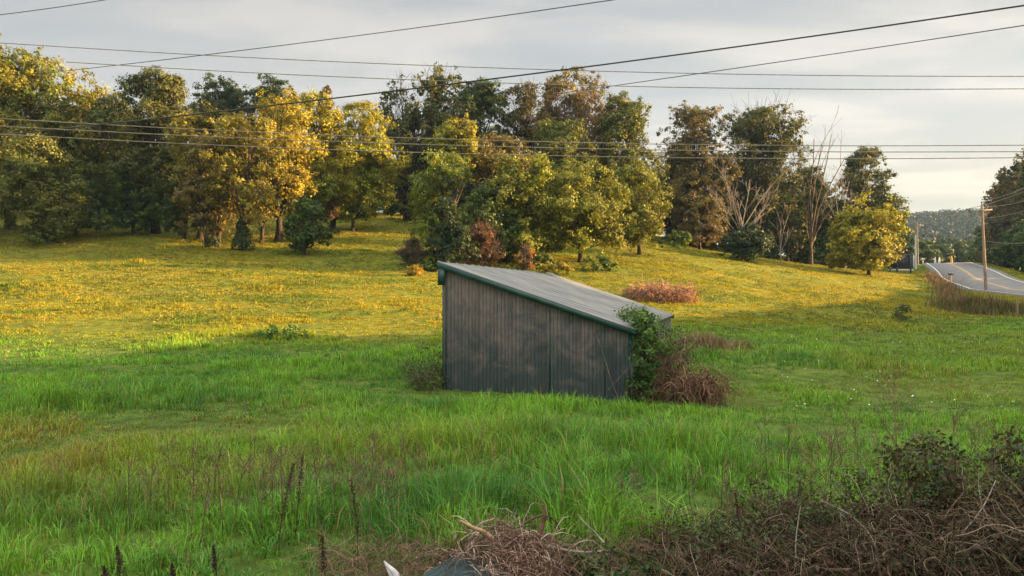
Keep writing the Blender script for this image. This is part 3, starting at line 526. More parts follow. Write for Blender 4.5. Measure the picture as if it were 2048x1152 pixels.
T('broadleaf_tree','slim dim tree between the dead white tree and the bare stems','tree', 1575,99,400,1545,1612,515,'olive','dark',80,gap=0.1)
def deadtree(label, px, d, top, specs, material, seed, base=0.16, lev=3, name='dead_tree', group='dead bare trees', base_lean=0):
    r = np.random.default_rng(seed); bxw = X(px, d); bz = gz(bxw, d) - 0.1; root = empty(name, (bxw, d, bz), label, 'dead tree', group)
    o_ = []; 
    for (tx, ty, rad, hfrac) in specs:       # limb tips
        tip = np.array([X(tx, d), d + r.normal() * 1.2, Z(ty, d)]); st = np.array([bxw, d, bz + hfrac]); dv = tip - st; ln = np.linalg.norm(dv) * 0.92
        grow(o_, st, dv / ln, ln, rad, lev, r, 6, 0.42, 0.15, (3, 5), 0.10)
    V_, q_ = branch_geo(o_, 4, 0.012); mesh('branch', V_, [q_], material, root)
    G = Geo(); f = np.linspace(0, 1, 7); hmax = max(s[3] for s in specs) + 0.6
    G.tube(np.stack([bxw + np.sin(f * 4) * 0.05, d + 0 * f, bz - 0.2 + f * (hmax + 0.2)], 1), base * (1 - 0.4 * f), 8); G.build('trunk', material, root, True)
    return root
deadtree('bleached dead tree with spreading white branches at the field edge',1484,84.6,320,[(1440,330,0.07,3.2),(1415,350,0.06,3.0),(1462,318,0.06,3.5),(1560,335,0.08,3.6),(1575,390,0.06,3.3),(1552,420,0.05,3.0),(1405,405,0.05,2.6),(1400,470,0.04,2.2),(1540,445,0.04,2.6),(1484,395,0.12,3.0),(1530,350,0.05,3.4),(1425,440,0.04,2.4)],M_deadbark,5)
deadtree('small bleached dead sapling right of the dark cedar',1561,92,415,[(1555,415,0.05,1.5),(1568,425,0.05,1.5),(1545,460,0.035,1.2),(1580,455,0.035,1.2)],M_deadbark,6,0.09,2)
deadtree('bare dark tree with several upright stems against the sky',1622,98,255,[(1600,262,0.12,1.5),(1612,250,0.10,1.8),(1632,270,0.13,2.0),(1662,295,0.12,2.2),(1650,330,0.08,2.5),(1590,300,0.08,2.2)],M_brownbark,7,0.25,2)
deadtree('dead brown tree with thin branches in front of the olive tree at the wood end',1690,98,340,[(1680,345,0.07,2.5),(1700,350,0.07,2.5),(1668,400,0.05,2),(1715,380,0.05,2),(1660,440,0.04,1.5)],M_deadbark,8,0.14,3)
# --- woods right of the road
for i, (px, dd, tp, xa_, xb_, bt, c1, c2, lab) in enumerate([(2010,135,345,1972,2050,545,'dark','brown','dark tree nearest the utility pole right of the road'),(2050,128,305,1992,2110,545,'dark','brown','tall dark tree at the right frame edge beyond the road'),(2100,120,280,2040,2170,550,'dark','olive','dark tree half cut by the right frame edge'),(2030,122,470,1988,2080,556,'dark','green','low dark bush right of the road under the tall trees'),(1990,160,440,1962,2022,538,'dark','green','small dark tree beside the far right road edge'),(2090,112,440,2030,2150,562,'dark','green','low dark bush at the right frame edge beside the road')]):
    T('broadleaf_tree', lab, 'tree', px, dd, tp, xa_, xb_, bt, c1, c2, 90 + i, leaf=0.3, dens=0.9, group='trees right of the road')
# --- trees in the valley beyond the road crest
vt = [(1805,170,458,1785,1835,528,'nearest dark tree behind the billboard'),(1848,185,480,1828,1868,524,'dark tree just right of the crossarm pole'),(1822,200,472,1800,1850,528,'dark tree behind the white pole'),(1880,230,486,1855,1905,527,'left one of the valley trees seen over the road crest'),(1915,240,483,1890,1945,527,'middle valley tree seen over the road crest'),(1945,215,492,1925,1970,529,'lighter valley tree left of the near utility pole'),(1900,270,478,1872,1935,523,'farther valley tree behind the middle one'),(1955,260,474,1930,1990,523,'farther valley tree near the utility pole'),(1868,210,502,1855,1885,527,'small roundish tree on the crest verge'),(1935,180,506,1918,1962,531,'low bush on the right verge at the road crest'),(1958,168,492,1940,1985,534,'light green tree on the right verge at the crest')]
for i, (px, dd, tp, xa_, xb_, bt, lab) in enumerate(vt):
    T('broadleaf_tree', lab, 'tree', px, dd, tp, xa_, xb_, bt, 'green', 'dark' if i % 2 else 'bluegreen', 110 + i, leaf=0.36, dens=0.5, group='valley trees beyond the crest')
# --- far wooded hill
r = np.random.default_rng(55); n_ = 3800; yy = r.uniform(300, 800, n_); uu = r.uniform(0.40, 0.78, n_); xx = uu * yy
zz = ground(xx, yy); rad = r.uniform(3.0, 6.5, n_); per = 52; dv = nrm(r.normal(size=(n_ * per, 3)) + [0, 0, 0.5]); lump = np.repeat(rad, per)[:, None]
C = np.repeat(np.stack([xx, yy, zz + rad * 0.9 + 2], 1), per, 0) + dv * lump * r.uniform(0.75, 1.05, (n_ * per, 1)) * [1, 1, 1.1]
V_, q_ = leaves(C, nrm(dv + r.normal(size=dv.shape) * 0.4), 1.7 * r.uniform(0.6, 1.3, len(C)), 0.8, r)
tag(mesh('far_woods', V_, [q_], M_leaf, None, [np.repeat(np.array([0.014, 0.027, 0.023]) * r.uniform(0.7, 1.3, (n_, 1)), per, 0)]), 'hazy blue-green wood covering the distant hill', 'woods', kind='stuff')
# --- unseen wood on that bank, added; tops shaped to shade the near field
r = np.random.default_rng(56); n_ = 2600; yy = np.where(r.random(n_) < 0.75, r.uniform(-20, 90, n_), r.uniform(-200, -20, n_)); xx = 66 + r.uniform(0, 10, n_); tp = np.interp(yy, OCC[0], OCC[1]); bz_ = ground(xx, yy)
zz = bz_ + (tp - bz_ - 0.9) * r.uniform(0, 1, n_) ** 0.5; per = 60; dv = nrm(r.normal(size=(n_ * per, 3)))
C = np.repeat(np.stack([xx, yy, zz], 1), per, 0) + dv * r.uniform(0.5, 1.0, (n_ * per, 1)) * [2.2, 2.2, 1.1]
y2 = r.uniform(84, 132, 700); x2 = 84 + (y2 - 84) * 0.14 + r.uniform(0, 7, 700); t2 = np.interp(y2, [84, 105, 120, 135], [8.0, 9.2, 10.8, 12.0]); b2 = ground(x2, y2); z2 = b2 + (t2 - b2 - 0.9) * r.uniform(0, 1, 700) ** 0.5; d2 = nrm(r.normal(size=(700 * per, 3)))  # second band of clumps, added to shade the road
C = np.concatenate([C, np.repeat(np.stack([x2, y2, z2], 1), per, 0) + d2 * r.uniform(0.5, 1.0, (700 * per, 1)) * [2.0, 2.0, 1.1]]); dv = np.concatenate([dv, d2]); n_ += 700
V_, q_ = leaves(C, nrm(dv + r.normal(size=dv.shape) * 0.6), 0.75 * r.uniform(0.6, 1.3, len(C)), 0.8, r)
tag(mesh('unseen_shade_wood', V_, [q_], M_leaf, None, [np.repeat(np.array(PAL['dark']) * r.uniform(0.7, 1.4, (n_, 1)), per, 0)]), 'unseen dark wood beyond the road at right, added to shade the field', 'woods', kind='stuff')

# ------------------------------------------------------------------ grass
def blobs(x, y, L_):
    v = np.zeros_like(x)
    for (px, d, wx, wd, a) in L_: v += a * np.exp(-((x - X(px, d)) / wx) ** 2 - ((y - d) / wd) ** 2)
    return v
DRYB = [(150,14,1.6,1.3,0.9),(470,14.6,1.2,0.9,1.0),(30,11.5,1.2,0.9,0.9),(60,60,6,6,0.5),(1750,24,5,2.0,0.3),(1950,22,4,2.0,0.4),(1330,50,4,1.5,0.8),(1450,57,3,1.0,0.8),(150,60,8,1.2,0.9),(1400,30,2.2,1.2,0.9),(1420,21.5,1.6,0.9,0.8),(250,52,5,1.5,0.5),(300,46,4,1.0,0.6)]
LUSH = [(1180,8.6,1.3,0.9,0.8),(1000,9.0,1.2,0.8,0.6),(300,19,4,2.0,0.6),(80,17,3,1.2,0.7),(1100,13,3.0,2.0,0.6),(1400,12,2.5,2,0.5),(1050,17.6,3.6,1.0,0.9),(150,9.5,2.0,1.3,0.8),(700,24,8,3,0.4),(1550,28,7,2.5,0.5),(1600,14,3,2,0.35),(560,32,2.5,0.8,0.8),(900,9.5,2,1.2,0.6)]
WEEDY = [(650,11,1.8,1.3,0.7),(900,12,2.0,0.8,0.5),(600,17,2,1,0.5),(1300,14,2,1,0.4),(1750,12,2,2,0.6),(1500,19,2,1,0.4)]
def field(y0, y1, dens, h, wd, seed, margin=1.22, segs=2):
    r = np.random.default_rng(seed); area = 0.69 * margin * (y1 * y1 - y0 * y0); nb = 9; n = int(area * dens / nb)
    y = np.sqrt(r.uniform(y0 * y0, y1 * y1, n)); x = y * r.uniform(-0.70, 0.70, n) * margin
    tuft = vnoise(x * 1.1, y * 1.1, 3) * 0.5 + vnoise(x * 3.1 + 5, y * 3.1, 5) * 0.5; k = r.random(n) < (0.55 + 1.1 * sst(0.25, 0.75, tuft)); x = x[k]; y = y[k]; tv = tuft[k]
    oa = r.uniform(0, 6.283, (len(x), nb)); orr = r.uniform(0, 1, (len(x), nb)) ** 0.7 * h * 0.42; sc_ = r.uniform(0.6, 1.25, len(x)) * (0.45 + 1.1 * sst(0.2, 0.8, tv)); tc = r.normal(size=len(x))
    x = (x[:, None] + np.cos(oa) * orr).ravel(); y = (y[:, None] + np.sin(oa) * orr).ravel(); az0 = oa.ravel(); sc_ = np.repeat(sc_, nb); tc = np.repeat(tc, nb)
    # keep off the shed floor and the road
    rel = np.stack([x - P0[0], y - P0[1]], 1); a = rel @ E[:2]; b_ = rel @ Wd[:2]; k = ~((a > -0.03) & (a < SLn + 0.1) & (b_ > 0) & (b_ < SW + 0.05))
    dmin = np.full(len(x), 1e9)
    for q in RS[::3]: dmin = np.minimum(dmin, (x - q[0]) ** 2 + (y - q[1]) ** 2)
    k &= dmin > 4.5 ** 2; x = x[k]; y = y[k]; az0 = az0[k]; sc_ = sc_[k]; tc = tc[k]; n = len(x)
    z = ground(x, y); big = fbm(x / 7, y / 7, 2, 3); med = fbm(x / 2.2 + 40, y / 1.6, 6, 3)
    dry = np.clip(blobs(x, y, DRYB), 0, 1); lush = np.clip(blobs(x, y, LUSH) + (med - 0.45) * 1.1, 0, 1); weed = np.clip(blobs(x, y, WEEDY), 0, 1)
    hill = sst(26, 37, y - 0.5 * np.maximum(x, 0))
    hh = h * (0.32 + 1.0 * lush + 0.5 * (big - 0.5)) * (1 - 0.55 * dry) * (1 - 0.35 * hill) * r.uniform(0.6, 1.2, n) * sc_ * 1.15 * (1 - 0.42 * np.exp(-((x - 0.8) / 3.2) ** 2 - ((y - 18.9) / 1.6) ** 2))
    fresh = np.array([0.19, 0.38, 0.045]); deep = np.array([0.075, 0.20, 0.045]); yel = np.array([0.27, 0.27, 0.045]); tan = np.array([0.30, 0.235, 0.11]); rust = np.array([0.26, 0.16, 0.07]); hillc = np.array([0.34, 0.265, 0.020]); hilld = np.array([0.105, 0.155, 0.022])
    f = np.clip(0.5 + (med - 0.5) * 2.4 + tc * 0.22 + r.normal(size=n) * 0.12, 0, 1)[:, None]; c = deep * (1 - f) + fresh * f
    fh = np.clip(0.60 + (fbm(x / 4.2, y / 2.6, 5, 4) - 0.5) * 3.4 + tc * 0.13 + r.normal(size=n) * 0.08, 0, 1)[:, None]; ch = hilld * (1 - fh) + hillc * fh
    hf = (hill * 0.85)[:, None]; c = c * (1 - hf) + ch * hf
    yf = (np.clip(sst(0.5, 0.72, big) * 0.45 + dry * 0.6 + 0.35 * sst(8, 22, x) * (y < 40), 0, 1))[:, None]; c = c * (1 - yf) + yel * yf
    rd = (r.random(n) < (0.04 + 0.42 * dry + 0.20 * weed))[:, None]; c = np.where(rd, np.where(r.random((n, 1)) < 0.5, tan, rust), c)
    c = c * r.uniform(0.55, 1.45, (n, 1))
    az = az0 + r.normal(size=n) * 0.5; dirh = np.stack([np.cos(az), np.sin(az), 0 * az], 1); wv = np.stack([-np.sin(az), np.cos(az), 0 * az], 1)
    ww = wd * r.uniform(0.6, 1.4, n) * (0.8 + 0.4 * hill); bend = r.uniform(0.3, 1.15, n) * hh; B = np.stack([x, y, z - 0.02], 1)
    p1 = B + np.stack([0 * hh, 0 * hh, hh * 0.62], 1) + dirh * (bend * 0.28)[:, None]; p2 = B + np.stack([0 * hh, 0 * hh, hh * (1.0 - 0.25 * (bend / hh) ** 2)], 1) + dirh * (bend * 0.85)[:, None]
    W_ = wv * ww[:, None] * 0.5
    V = np.stack([B - W_, B + W_, p1 + W_ * 0.85, p1 - W_ * 0.85, p2], 1).reshape(-1, 3); i = np.arange(n) * 5
    return V, np.stack([i, i + 1, i + 2, i + 3], 1), np.stack([i + 3, i + 2, i + 4], 1), c
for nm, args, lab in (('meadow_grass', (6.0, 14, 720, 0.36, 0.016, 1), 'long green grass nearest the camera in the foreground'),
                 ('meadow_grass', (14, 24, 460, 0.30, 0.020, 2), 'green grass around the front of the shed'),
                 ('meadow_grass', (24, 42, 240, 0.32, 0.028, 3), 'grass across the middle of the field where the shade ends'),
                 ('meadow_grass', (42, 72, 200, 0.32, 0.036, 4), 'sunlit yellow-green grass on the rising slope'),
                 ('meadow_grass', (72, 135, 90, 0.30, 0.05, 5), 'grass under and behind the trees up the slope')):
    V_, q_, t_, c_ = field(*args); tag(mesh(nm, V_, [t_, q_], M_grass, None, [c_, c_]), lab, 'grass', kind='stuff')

def patch(pts, n, h, wd, cols, seed, name, label, cat, group=None, kind='stuff', jit=0.6):
    r = np.random.default_rng(seed); P = spl(np.array(pts, float), 200); k = r.integers(0, 200, n); wdt = P[k, 2]; x = P[k, 0] + r.normal(size=n) * wdt; y = P[k, 1] + r.normal(size=n) * wdt; z = ground(x, y); n = len(x)
    hh = h * r.uniform(0.3, 1.15, n) * (0.35 + 1.2 * vnoise(x * 0.9, y * 0.9, 2)); az = r.uniform(0, 6.28, n); dirh = np.stack([np.cos(az), np.sin(az), 0 * az], 1); wv = np.stack([-np.sin(az), np.cos(az), 0 * az], 1)
    B = np.stack([x, y, z - 0.03], 1); up = np.array([0, 0, 1.0]); p1 = B + up * hh[:, None] * 0.6 + dirh * hh[:, None] * 0.22 * jit; p2 = B + up * hh[:, None] + dirh * hh[:, None] * 0.5 * jit * r.uniform(0, 1, (n, 1)); W_ = wv * wd * 0.5
    V = np.stack([B - W_, B + W_, p1 + W_, p1 - W_, p2], 1).reshape(-1, 3); i = np.arange(n) * 5; cc = np.array(cols)[r.integers(0, len(cols), n)] * r.uniform(0.7, 1.3, (n, 1))
    return tag(mesh(name, V, [np.stack([i + 3, i + 2, i + 4], 1), np.stack([i, i + 1, i + 2, i + 3], 1)], M_dry, None, [cc, cc]), label, cat, group, kind)
RB = [(0.24, 0.11, 0.07), (0.28, 0.15, 0.10), (0.16, 0.09, 0.06), (0.30, 0.19, 0.12)]
DB = [(0.13, 0.08, 0.05), (0.18, 0.10, 0.065), (0.09, 0.085, 0.04), (0.07, 0.09, 0.035)]
patch([(X(1862,100),100,0.4),(X(1878,88),88,0.5),(X(1892,78),78,0.6),(X(1912,68),68,0.7),(X(1935,58),58,0.8)],3600,0.75,0.035,RB + [(0.16,0.17,0.04),(0.10,0.14,0.03)],71,'dry_weeds','rusty dry weeds along the ditch left of the road','dry weeds',jit=1.8)
patch([(X(1925,58),58,1.0),(X(1965,54),54,1.3),(X(2010,53),53,1.3),(X(2090,53),53,1.3)],8000,0.95,0.03,DB + [(0.10,0.15,0.03),(0.14,0.18,0.04),(0.17,0.16,0.05)] + RB[:1],72,'dry_weeds','dark brown weed thicket in front of the near utility pole base','dry weeds',jit=1.3)
patch([(X(1385,30),30,0.4),(X(1430,30.5),30.5,0.4),(X(1478,31),31,0.25)],2600,0.5,0.016,[(0.34,0.22,0.13),(0.28,0.19,0.11),(0.2,0.2,0.07)],74,'dry_weeds','pinkish strip of dry grass right of the shed','dry weeds',jit=2)
# broad-leaved and withered weeds low in the near grass
r = np.random.default_rng(84); n_ = 900; y = np.sqrt(r.uniform(7.2 ** 2, 22 ** 2, n_)); x = y * r.uniform(-0.72, 0.72, n_); k = (blobs(x, y, WEEDY) + blobs(x, y, DRYB) * 0.6 + 0.5 * fbm(x / 2.5, y / 2.5, 6, 2)) > 0.42; x = x[k]; y = y[k]
rel = np.stack([x - P0[0], y - P0[1]], 1); k = ~((rel @ E[:2] > -0.3) & (rel @ Wd[:2] > -0.3) & (rel @ Wd[:2] < SW + 0.3)); x = x[k]; y = y[k]; n_ = len(x); per = 46; s_ = r.uniform(0.10, 0.24, n_); h_ = r.uniform(0.12, 0.36, n_)
C = np.repeat(np.stack([x, y, ground(x, y) + h_ * 0.6], 1), per, 0) + r.normal(size=(n_ * per, 3)) * np.repeat(np.stack([s_ * 0.6, s_ * 0.6, h_ * 0.4], 1), per, 0); wc = np.array([(0.09,0.14,0.03),(0.13,0.12,0.04),(0.18,0.11,0.06),(0.06,0.10,0.03),(0.15,0.18,0.04)])[r.integers(0, 5, n_)]
V_, q_ = leaves(C, nrm(r.normal(size=C.shape) * 0.7 + [0, 0, 0.7]), 0.028 * r.uniform(0.5, 1.5, len(C)), 0.7, r)
tag(mesh('meadow_weeds', V_, [q_], M_leaf, None, [np.repeat(wc, per, 0) * r.uniform(0.75, 1.25, (len(C), 1))]), 'small broad-leaved and withered weeds among the near grass', 'weeds', kind='stuff')
# leafy weed mounds on the sunlit slope
r = np.random.default_rng(83); n_ = 2600; y = np.sqrt(r.uniform(36 ** 2, 76 ** 2, n_)); x = y * r.uniform(-0.72, 0.60, n_); k = fbm(x / 5, y / 3.5, 3, 3) > 0.47; x = x[k]; y = y[k]; n_ = len(x); per = 44
k = ~((x > -3) & (x < 9) & (y < 36)); s_ = r.uniform(0.22, 0.62, n_); dv = nrm(r.normal(size=(n_ * per, 3)) + [0, 0, 0.7]); base = np.repeat(np.stack([x, y, ground(x, y)], 1), per, 0); C = base + dv * np.repeat(s_, per)[:, None] * r.uniform(0.5, 1.05, (n_ * per, 1)) * [1.3, 1.1, 0.75]
kk = C[:, 2] > base[:, 2] - 0.05; C = C[kk]; dv = dv[kk]; wc = np.array([(0.13,0.16,0.022),(0.22,0.22,0.020),(0.075,0.115,0.022),(0.26,0.22,0.022),(0.30,0.17,0.04)])[r.choice(5, n_, p=[.40,.20,.33,.05,.02])]
V_, q_ = leaves(C, nrm(dv * 0.8 + r.normal(size=C.shape) * 0.6), 0.085 * r.uniform(0.6, 1.4, len(C)), 0.6, r)
tag(mesh('slope_weeds', V_, [q_], M_leaf, None, [np.repeat(wc, per, 0)[kk] * r.uniform(0.8, 1.2, (len(C), 1))]), 'leafy weeds growing in clumps over the sunlit slope', 'weeds', kind='stuff')
# wildflowers
r = np.random.default_rng(81); n_ = 80; y = r.uniform(17, 33, n_); px_ = r.uniform(1560, 2040, n_); x = X(px_, y); z = ground(x, y) + r.uniform(0.28, 0.42, n_)
V_, q_ = leaves(np.stack([x, y, z], 1), nrm(r.normal(size=(n_, 3)) * 0.4 + [0, -0.5, 1]), r.uniform(0.02, 0.05, n_), 1, r)
tag(mesh('white_wildflowers', V_, [q_], M_dry, None, [np.full((n_, 3), 0.75)]), 'tiny white wildflowers scattered in the right of the field', 'flowers', kind='stuff')

# ------------------------------------------------------------------ shrubs, vine and dead brush round the shed
def clump(name, label, cat, c, rad, n, leaf, cols, seed, group=None, parent=None, stems=0, part='leaves'):
    """leafy mass in an ellipsoid at world c"""
    r = np.random.default_rng(seed); c = np.array(c, float); rad = np.array(rad, float)
    root = parent or empty(name, (c[0], c[1], gz(c[0], c[1])), label, cat, group)
    nc = max(8, n // 14); dv = nrm(r.normal(size=(nc, 3))); cc = c + dv * rad * (r.uniform(0.3, 1.25, (nc, 1)) ** 0.5); k = cc[:, 2] > ground(cc[:, 0], cc[:, 1]); k &= vnoise(cc[:, 0] / min(rad) * 2.2 + seed, cc[:, 2] / min(rad) * 2.2, 4) > 0.30; cc = cc[k]; dv = dv[k]; nc = len(cc)
    C = np.repeat(cc, 14, 0) + r.normal(size=(nc * 14, 3)) * min(rad) * 0.16; V_, q_ = leaves(C, nrm(np.repeat(dv, 14, 0) * 0.6 + r.normal(size=C.shape) * 0.7 + [0, 0, 0.3]), leaf * r.uniform(0.6, 1.3, len(C)), 0.7, r)
    mesh(part, V_, [q_], M_leaf, root, [np.array(cols)[r.integers(0, len(cols), nc)].repeat(14, 0) * r.uniform(0.7, 1.3, (len(C), 1))])
    if stems:
        o_ = []
        for _ in range(stems):
            b0 = np.array([c[0] + r.normal() * rad[0] * 0.3, c[1] + r.normal() * rad[1] * 0.3, 0]); b0[2] = gz(b0[0], b0[1]); e = cc[r.integers(0, nc)]; grow(o_, b0, nrm(e - b0), np.linalg.norm(e - b0), 0.018, 1, r, 6, 0.5, 0.1, (2, 4))
        V_, q_ = branch_geo(o_, 4, 0.004); mesh('stems', V_, [q_], M_brownbark, root)
    return root
sg = P0[2]
cnr = P0 + Wd * SW
vr = clump('climbing_vine', 'green vine climbing over the low corner of the shed', 'vine', cnr + np.array([0.30, 0.3, 1.25]), (0.33, 0.9, 1.05), 3400, 0.085, [(0.08,0.16,0.03),(0.05,0.10,0.025),(0.12,0.22,0.035),(0.035,0.07,0.02)], 91, stems=7)
clump('', '', '', cnr + np.array([0.15, -0.25, 0.55]), (0.35, 0.3, 0.5), 700, 0.08, [(0.06,0.13,0.03),(0.04,0.08,0.025),(0.10,0.08,0.04)], 191, parent=vr, part='trailing_leaves')
clump('', '', '', cnr + np.array([0.75, 0.4, 1.55]), (0.45, 0.5, 0.35), 700, 0.08, [(0.12,0.22,0.035),(0.07,0.14,0.03)], 192, parent=vr, part='trailing_leaves')
clump('', '', '', cnr + np.array([0.42, 1.6, 2.0]), (0.55, 1.3, 0.42), 2200, 0.075, [(0.09,0.17,0.03),(0.13,0.20,0.05),(0.05,0.10,0.03)], 92, parent=vr, part='trailing_leaves')
clump('shrub', 'dark weedy shrub against the left side of the shed', 'bush', (P0[0] - 0.50, P0[1] + 0.3, sg + 0.55), (0.62, 0.9, 0.75), 3600, 0.06, [(0.05,0.085,0.03),(0.08,0.10,0.04),(0.11,0.09,0.05)], 93, stems=14, group='bushes')
clump('shrub', 'grey-green brushy shrub behind the dead brush at the shed side', 'bush', (cnr[0] + 1.6, cnr[1] + 3.6, sg + 0.95), (0.75, 1.2, 0.95), 2600, 0.07, [(0.09,0.10,0.045),(0.12,0.09,0.05),(0.06,0.09,0.03)], 94, stems=14, group='bushes')
clump('shrub', 'small dark bush alone in the grass left of the utility pole', 'bush', (X(1805,45), 45, gz(X(1805,45),45) + 0.45), (0.5, 0.5, 0.55), 700, 0.1, [(0.05,0.08,0.03),(0.10,0.10,0.05)], 95, stems=4, group='bushes')
clump('shrub', 'dark green tussock at the sunlit edge in the left field', 'bush', (X(562,31), 31, gz(X(562,31),31) + 0.2), (1.0, 0.6, 0.42), 1500, 0.1, [(0.05,0.12,0.03),(0.08,0.17,0.03)], 96, group='bushes')

def tangle(n, cfun, length, rad, seed, droop=0.5, k=7, curl=0.35, dir0=None):
    """n arching twigs: cfun(r, n) start points"""
    r = np.random.default_rng(seed); P = np.zeros((n, k, 3)); P[:, 0] = cfun(r, n); d = nrm(r.normal(size=(n, 3)) + (np.array(dir0) if dir0 is not None else np.array([0, 0, 0.5]))); ln = length * r.uniform(0.35, 1.2, n)
    for i in range(1, k):
        d = nrm(d + r.normal(size=(n, 3)) * curl + np.array([0, 0, -droop * i / k])); P[:, i] = P[:, i - 1] + d * (ln / (k - 1))[:, None]
    g_ = ground(P[:, :, 0], P[:, :, 1]) + 0.02; P[:, :, 2] = np.maximum(P[:, :, 2], g_)
    return P, (rad * r.uniform(0.5, 1.5, n))[:, None] * np.linspace(1, 0.45, k)[None]
TW = [(0.14,0.085,0.06), (0.20,0.13,0.10), (0.10,0.06,0.045), (0.25,0.17,0.13)]
def tmesh(P, R, name, parent=None, cols=TW, seed=0, sides=3):
    r = np.random.default_rng(seed + 999); V_, q_ = tubes(P, R, sides); per = (P.shape[1] - 1) * sides; cc = np.array(cols)[r.integers(0, len(cols), len(P))] * r.uniform(0.6, 1.4, (len(P), 1))
    return mesh(name, V_, [q_], M_dry, parent, [np.repeat(cc, per, 0)])
# dead brush right of the vine
def brush_heap(name, label, c, rad, n, ln, rd, seed, cols=TW, cat='dead brush', droop=0.6, k=8):
    root = empty(name, (c[0], c[1], gz(c[0], c[1])), label, cat, 'dead brush heaps')
    def cf(r, n): 
        q = nrm(r.normal(size=(n, 3))) * r.uniform(0, 1, (n, 1)) ** 0.4 * rad; q = q + np.array(c); q[:, 2] = np.maximum(q[:, 2], ground(q[:, 0], q[:, 1]) + 0.03); return q
    P, R = tangle(n, cf, ln, rd, seed, droop, k); tmesh(P, R, 'twigs', root, cols, seed); return root
h1 = brush_heap('brush_heap', 'upright dead brown brush beside the vine on the shed', (cnr[0] + 0.95, cnr[1] + 1.0, sg + 0.85), (0.75, 0.7, 0.85), 360, 0.95, 0.009, 101, [(0.20,0.11,0.075),(0.27,0.16,0.11),(0.13,0.07,0.05),(0.32,0.20,0.14)])
h2 = brush_heap('brush_heap', 'arching heap of dead brown canes right of the shed corner', (cnr[0] + 1.75, cnr[1] + 0.3, sg + 0.38), (0.85, 0.5, 0.36), 480, 1.05, 0.011, 102, [(0.20,0.11,0.07),(0.28,0.16,0.10),(0.12,0.065,0.045),(0.34,0.21,0.14)], droop=0.85)
clump('', '', '', (cnr[0] + 1.0, cnr[1] + 0.9, sg + 0.6), (0.7, 0.6, 0.65), 700, 0.05, [(0.16,0.10,0.06),(0.07,0.08,0.035),(0.20,0.12,0.08)], 103, parent=h1, part='withered_or_shade_leaves')
hp = brush_heap('brush_heap', 'rusty pink heap of dead weeds on the slope right of the shed roof', (X(1322,48), 48, gz(X(1322,48), 48) + 0.35), (2.4, 2.0, 0.65), 1100, 1.1, 0.022, 104, [(0.32,0.15,0.10),(0.36,0.22,0.15),(0.22,0.12,0.08)], droop=0.8)
clump('', '', '', (X(1318,48), 48, gz(X(1318,48), 48) + 0.3), (2.5, 2.0, 0.6), 2200, 0.12, [(0.30,0.13,0.08),(0.34,0.20,0.12),(0.15,0.14,0.05)], 105, parent=hp, part='withered_or_shade_leaves')
# bare vine stem on the end wall
a0 = P0 + Wd * 4.15 - E * 0.06; G = Geo()
f = np.linspace(0, 1, 12); G.tube(np.stack([a0 + Wd * (0.06 * np.sin(q * 5) + 0.75 * q ** 1.4) + UP * (1.95 - 1.9 * q) for q in f]), 0.009, 5)
G.tube(np.stack([a0 + Wd * (0.35 + 0.55 * q) + UP * (0.35 + 0.6 * q) for q in f]), 0.006, 5); G.tube(np.stack([a0 + Wd * (0.95 + 0.02 * q) + UP * (1.1 * q) for q in f]), 0.012, 5)
tag(G.build('dry_creeper', M_deadbark, smooth=True), 'bare dry creeper stem trailing down the ribbed shed wall', 'creeper')

# ------------------------------------------------------------------ foreground
def topz(px):     # height of the brush above ground along the bottom of the view
    return np.interp(px, [0, 650, 800, 900, 1000, 1100, 1200, 1300, 1400, 1500, 1600, 1750, 1850, 1950, 2048, 2300], [0.1, 0.12, 0.2, 0.36, 0.42, 0.40, 0.26, 0.26, 0.28, 0.38, 0.46, 0.58, 0.70, 0.74, 0.92, 1.0])
def cf_thicket(r, n):
    d = r.uniform(6.1, 8.6, n); px = r.uniform(1310, 2320, n); x = X(px, d); return np.stack([x, d, ground(x, d) + topz(px) * r.uniform(0, 0.9, n) * (1 - 0.25 * (d - 6.1) / 2.5)], 1)
P_, R_ = tangle(5800, cf_thicket, 0.75, 0.0040, 111, 0.45, 8, 0.30)
DK = [(0.10,0.065,0.040), (0.15,0.105,0.07), (0.05,0.034,0.022), (0.26,0.20,0.15), (0.045,0.032,0.02), (0.07,0.07,0.03)]
o = tmesh(P_, R_, 'bramble_thicket', None, DK, 1); tag(o, 'dense grey-brown bramble thicket filling the lower right corner', 'brambles', kind='stuff')
r = np.random.default_rng(114); n_ = 2600; dd_ = r.uniform(6.2, 8.5, n_); pp_ = r.uniform(1290, 2320, n_); xx_ = X(pp_, dd_); per = 16  # dark-coloured leaves stand in for the shade between the bramble stems
C = np.repeat(np.stack([xx_, dd_, ground(xx_, dd_) + topz(pp_) * r.uniform(0, 0.72, n_)], 1), per, 0) + r.normal(size=(n_ * per, 3)) * 0.07; V_, q_ = leaves(C, nrm(r.normal(size=C.shape)), 0.045 * r.uniform(0.5, 1.4, len(C)), 0.7, r)
tag(mesh('withered_or_shade_leaves', V_, [q_], M_dry, None, [np.repeat(np.array([(0.035,0.022,0.014),(0.06,0.035,0.022),(0.03,0.035,0.015),(0.09,0.055,0.035)])[r.integers(0, 4, n_)], per, 0)]), 'dark leaf clumps standing in for shade inside the bramble thicket', 'shade leaves', kind='stuff')
def cf_edge(r, n):
    d = r.uniform(6.3, 7.9, n); px = r.uniform(640, 1600, n); x = X(px, d); return np.stack([x, d, ground(x, d) + 0.2 * r.uniform(0, 1, n)], 1)
P_, R_ = tangle(3200, cf_edge, 0.5, 0.0034, 112, 0.5, 7, 0.35); tag(tmesh(P_, R_, 'dry_litter', None, [(0.20,0.12,0.08),(0.26,0.18,0.12),(0.13,0.08,0.055)], 2), 'reddish dry twigs and litter along the bottom edge', 'dry litter', kind='stuff')
